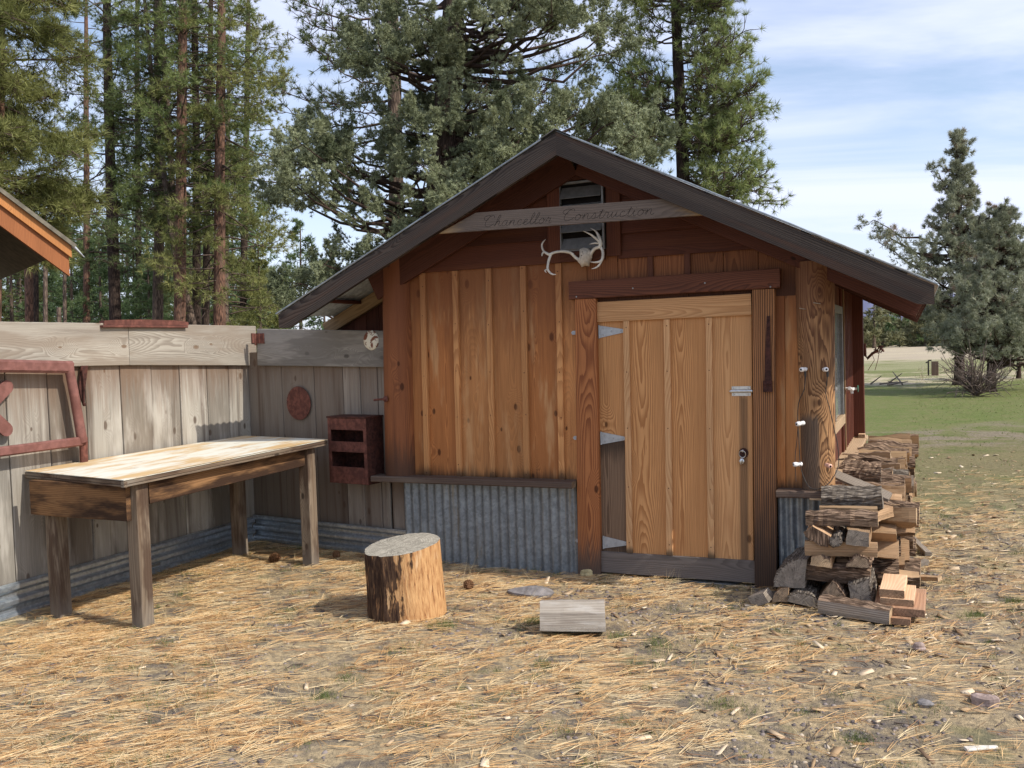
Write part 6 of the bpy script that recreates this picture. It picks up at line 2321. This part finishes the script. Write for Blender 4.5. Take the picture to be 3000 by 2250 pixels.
b_ = np.arange(n)[:, None] * 6
F = np.concatenate([b_ + np.array([0, 1, 3, 2]), b_ + np.array([2, 3, 5, 4])])
tone = np.repeat(np.clip(np.repeat(rg.uniform(0, 1, n // nb), nb) + rg.normal(0, .1, n), 0, 1), 6)
o = raw_mesh('pine_needles', V.reshape(-1, 3), F, nm, tone)
tag(o, 'golden brown fallen pine needles strewn over the yard', 'pine needles', kind='stuff')

# fallen twigs
P = scatter(700, 2.3, 8.5, None)
V_, F_ = limb_mesh([(np.array([p + (0, 0, .008), p + np.array([math.cos(a), math.sin(a), .0]) * l * .5 + (0, 0, .014), p + np.array([math.cos(a + .3), math.sin(a + .3), .0]) * l + (0, 0, .008)]), .0035, .0015) for p, a, l in zip(P, rg.uniform(0, 6.28, len(P)), rg.uniform(.03, .16, len(P)))], 4)
tag(raw_mesh('twigs', V_, F_, plain('fallen_twigs', (.13, .095, .075), .9, 0, .4, 3, .1)), 'small dark fallen twigs lying among the needles', 'twigs', kind='stuff')

# cinder gravel
ico_v = []
ph = (1 + 5 ** .5) / 2
for a, b_ in ((-1, ph), (1, ph), (-1, -ph), (1, -ph)): ico_v += [(a, b_, 0), (0, a, b_), (b_, 0, a)]
ico_v = np.array(ico_v) / math.sqrt(1 + ph * ph)
from itertools import combinations
ed = min(np.linalg.norm(ico_v[i] - ico_v[j]) for i, j in combinations(range(12), 2))
ico_f = []
for tri in combinations(range(12), 3):
    if all(abs(np.linalg.norm(ico_v[i] - ico_v[j]) - ed) < 1e-6 for i, j in combinations(tri, 2)):
        a, b_, c_ = tri
        if np.dot(np.cross(ico_v[b_] - ico_v[a], ico_v[c_] - ico_v[a]), ico_v[a]) < 0: b_, c_ = c_, b_
        ico_f.append((a, b_, c_))
ico_f = np.array(ico_f)


def pebbles(P, smin, smax, power=2.5):
    n = len(P)
    s = smin + (smax - smin) * rg.uniform(0, 1, n) ** power
    V = np.repeat(ico_v[None], n, 0) * (1 + rg.uniform(-.42, .3, (n, 12, 1)))
    a = rg.uniform(0, 6.28, n)
    c, s_ = np.cos(a), np.sin(a)
    V = V * np.stack([s * rg.uniform(.8, 1.4, n), s, s * rg.uniform(.45, .8, n)], -1)[:, None, :]
    X = V[:, :, 0] * c[:, None] - V[:, :, 1] * s_[:, None]
    Y = V[:, :, 0] * s_[:, None] + V[:, :, 1] * c[:, None]
    V = np.stack([X, Y, V[:, :, 2]], -1) + P[:, None, :]
    F = (np.arange(n)[:, None, None] * 12 + ico_f[None]).reshape(-1, 3)
    return V.reshape(-1, 3), F, np.repeat(rg.uniform(0, 1, n), 12)


pm = bpy.data.materials.new('cinder_gravel')
N = NT(pm)
tn = N.attr('tone').outputs['Fac']
c = N.mix(tn, (.10, .082, .078), (.30, .25, .22))
c = N.mix(N.ss(tn, .88, .93), c, (.48, .40, .30))
N.out(c, .9, spec=.15)


def dn_grav(P, d, s):
    k = np.clip((field(P, 1.9, 2.1) - .40) * 3.0, .12, 1) * np.clip(.75 + s / (d * .56) * .35, .4, 1)
    door = np.exp(-((P[:, 0] - .8) / .9) ** 2 - ((P[:, 1] + .55) / .5) ** 2)
    return np.clip(k * np.where(d > 7, .3, 1) + door, 0, 1)


V, F, tone = pebbles(scatter(42000, 2.2, 8.4, dn_grav), .0035, .016)
tag(raw_mesh('gravel', V, F, pm, tone), 'dark cinder gravel showing between the needles', 'gravel', kind='stuff')

# wood chips and bark crumbs, thickest round the firewood
cm = bpy.data.materials.new('wood_chips')
N = NT(cm)
tn = N.attr('tone').outputs['Fac']
c = N.mix(N.ss(tn, 0., .4), (.14, .085, .055), (.40, .27, .15))
c = N.mix(N.ss(tn, .5, .9), c, (.74, .60, .42))
N.out(c, .85, spec=.15)


def dn_chip(P, d, s):
    r = np.hypot((P[:, 0] - 2.35) / 1.1, (P[:, 1] + .2) / 2.0)
    k = np.exp(-r * r)
    return np.clip(k * 1.1 + .10 + .16 * (s > 0), 0, 1)


P = scatter(11000, 2.3, 12., dn_chip)
n = len(P)
az = rg.uniform(0, 6.28, n)
L = .006 + .042 * rg.uniform(0, 1, n) ** 3.2
w = L * rg.uniform(.15, .5, n)
h = rg.uniform(.002, .006, n)
D = np.stack([np.cos(az), np.sin(az), rg.normal(0, .18, n)], -1) * L[:, None]
S = np.stack([-np.sin(az), np.cos(az), rg.normal(0, .25, n)], -1) * w[:, None]
U = np.stack([np.zeros(n), np.zeros(n), h], -1)
B = P + np.array([0, 0, .006])
V = np.stack([B - D - S * .6, B + D - S, B + D * .8 + S, B - D + S * .9, B - D - S * .6 + U, B + D - S + U, B + D * .8 + S + U, B - D + S * .9 + U], 1)
F = (np.arange(n)[:, None, None] * 8 + np.array([(4, 5, 6, 7), (0, 1, 5, 4), (1, 2, 6, 5), (2, 3, 7, 6), (3, 0, 4, 7)])[None]).reshape(-1, 4)
tag(raw_mesh('wood_chips', V.reshape(-1, 3), F, cm, np.repeat(rg.uniform(0, 1, n), 8)), 'pale wood chips and bark crumbs scattered round the firewood', 'wood chips', kind='stuff')


# grass blades
def blades(P, hmin, hmax, w, lean):
    n = len(P)
    az = rg.uniform(0, 6.28, n)
    h = rg.uniform(hmin, hmax, n)
    ln = rg.normal(0, lean, (n, 2)) * h[:, None]
    S = np.stack([np.cos(az), np.sin(az), np.zeros(n)], -1) * (w / 2)
    tip = P + np.concatenate([ln, h[:, None]], -1)
    V = np.stack([P - S, P + S, tip], 1)
    return V.reshape(-1, 3), np.arange(3 * n).reshape(-1, 3), np.repeat(rg.uniform(0, 1, n), 3)


def clumped(C, per, rad):
    n = len(C)
    Q = np.repeat(C, per, 0)
    Q[:, :2] += rg.normal(0, 1, (n * per, 2)) * np.repeat(rg.uniform(.4, 1., n), per)[:, None] * rad
    Q = Q[inside(Q)]
    Q[:, 2] = gz(Q[:, 0], Q[:, 1])
    return Q


gm2 = foliage_mat('grass_blades', (.075, .115, .025), (.20, .235, .075), .3)
gm3 = foliage_mat('straw_blades', (.36, .27, .13), (.66, .54, .33), .3)
C1 = scatter(520, 2.2, 8., None)
extra = np.array([on_ground(x, y) for x, y in ((965, 1350), (1150, 1340), (1155, 1348), (1850, 1590), (1565, 1520), (1130, 1210), (960, 1215), (945, 1355), (2190, 1300), (2110, 1330), (1180, 1440), (700, 1500), (1340, 1370), (1420, 1390))])
Q = np.concatenate([clumped(C1, 42, .05), clumped(np.repeat(extra, 3, 0), 70, .05)])
V, F, tone = blades(Q, .012, .042, .0022, .5)
tag(raw_mesh('grass', V, F, gm2, tone), 'short green grass tufts coming up through the needles', 'grass', kind='stuff')
C2 = np.concatenate([scatter(60, 2.3, 7.5, None), np.array([on_ground(x, y) for x, y in ((650, 1500), (610, 1480), (700, 1470), (340, 1350), (440, 1260), (905, 1232), (1150, 1300), (1400, 1300), (600, 1185), (560, 1165), (330, 1240), (1225, 1235))])])
Q = clumped(C2, 12, .06)
V, F, tone = blades(Q, .05, .17, .0022, .65)
tag(raw_mesh('dry_grass', V, F, gm3, tone), 'dry straw coloured grass stalks standing in the yard', 'dry grass', kind='stuff')
# turf of the lawn and the meadow
Pm = scatter(46000, 7.6, 34., lambda P, d, s: (P[:, 0] > 1.9) * np.clip(field(P, .9, 1.3) + .15, 0, 1) * np.clip(d / 20, .5, 1), 1.0)
V, F, tone = blades(Pm, .012, .04, .014, 1.1)
tag(raw_mesh('lawn_grass', V, F, foliage_mat('lawn_blades', (.12, .165, .045), (.26, .28, .11), .4), tone), 'green spring grass of the lawn beyond the woodpile', 'lawn grass', kind='stuff')
Pm = scatter(9000, 26., 48., lambda P, d, s: (P[:, 0] > 1.9) * np.clip(field(P, .35, .3) * 1.6 - .5, 0, 1), 1.0)
V, F, tone = blades(Pm, .10, .32, .03, .6)
tag(raw_mesh('meadow_grass', V, F, foliage_mat('meadow_blades', (.34, .28, .17), (.58, .50, .34), .3), tone), 'pale dry meadow grass beyond the lawn', 'meadow grass', kind='stuff')

# hydrant post in the meadow
p = on_ground(2014, 811)
hy = thing('water_hydrant', 'small dark wooden post with a black tap standing in the meadow', 'hydrant', p)
b = MB()
b.board(p + (.09, 0, -.05), p + (.09, 0, .52), (1, 0, 0), .24, .2, ch=.01)
b.build('post', MT['sill'], hy)
b = MB()
b.tube([p + (-.13, -.02, 0), p + (-.13, -.02, .50), p + (-.12, -.02, .56), p + (-.02, -.02, .56)], .028, 8)
b.tube([p + (-.13, -.02, .52), p + (-.22, -.02, .47)], .022, 8)
b.build('tap', MT['wire'], hy)
# weathered post-like pale stick lean and cut earth mound near it
t = MB()
a_ = on_ground(1912, 832)
for i in range(7):
    q = a_ + np.array([rg.normal() * .35, rg.normal() * .3, .03])
    d = nrm((rg.normal(), rg.normal(), rg.uniform(.1, .8)))
    t.tube([q, q + d * rg.uniform(.3, .7)], [.03, .012], 5)
tag(t.build('brush_heap', plain('dead_sticks', (.22, .18, .15), .9)), 'little heap of dead sticks on the dry mound in the meadow', 'brush heap')
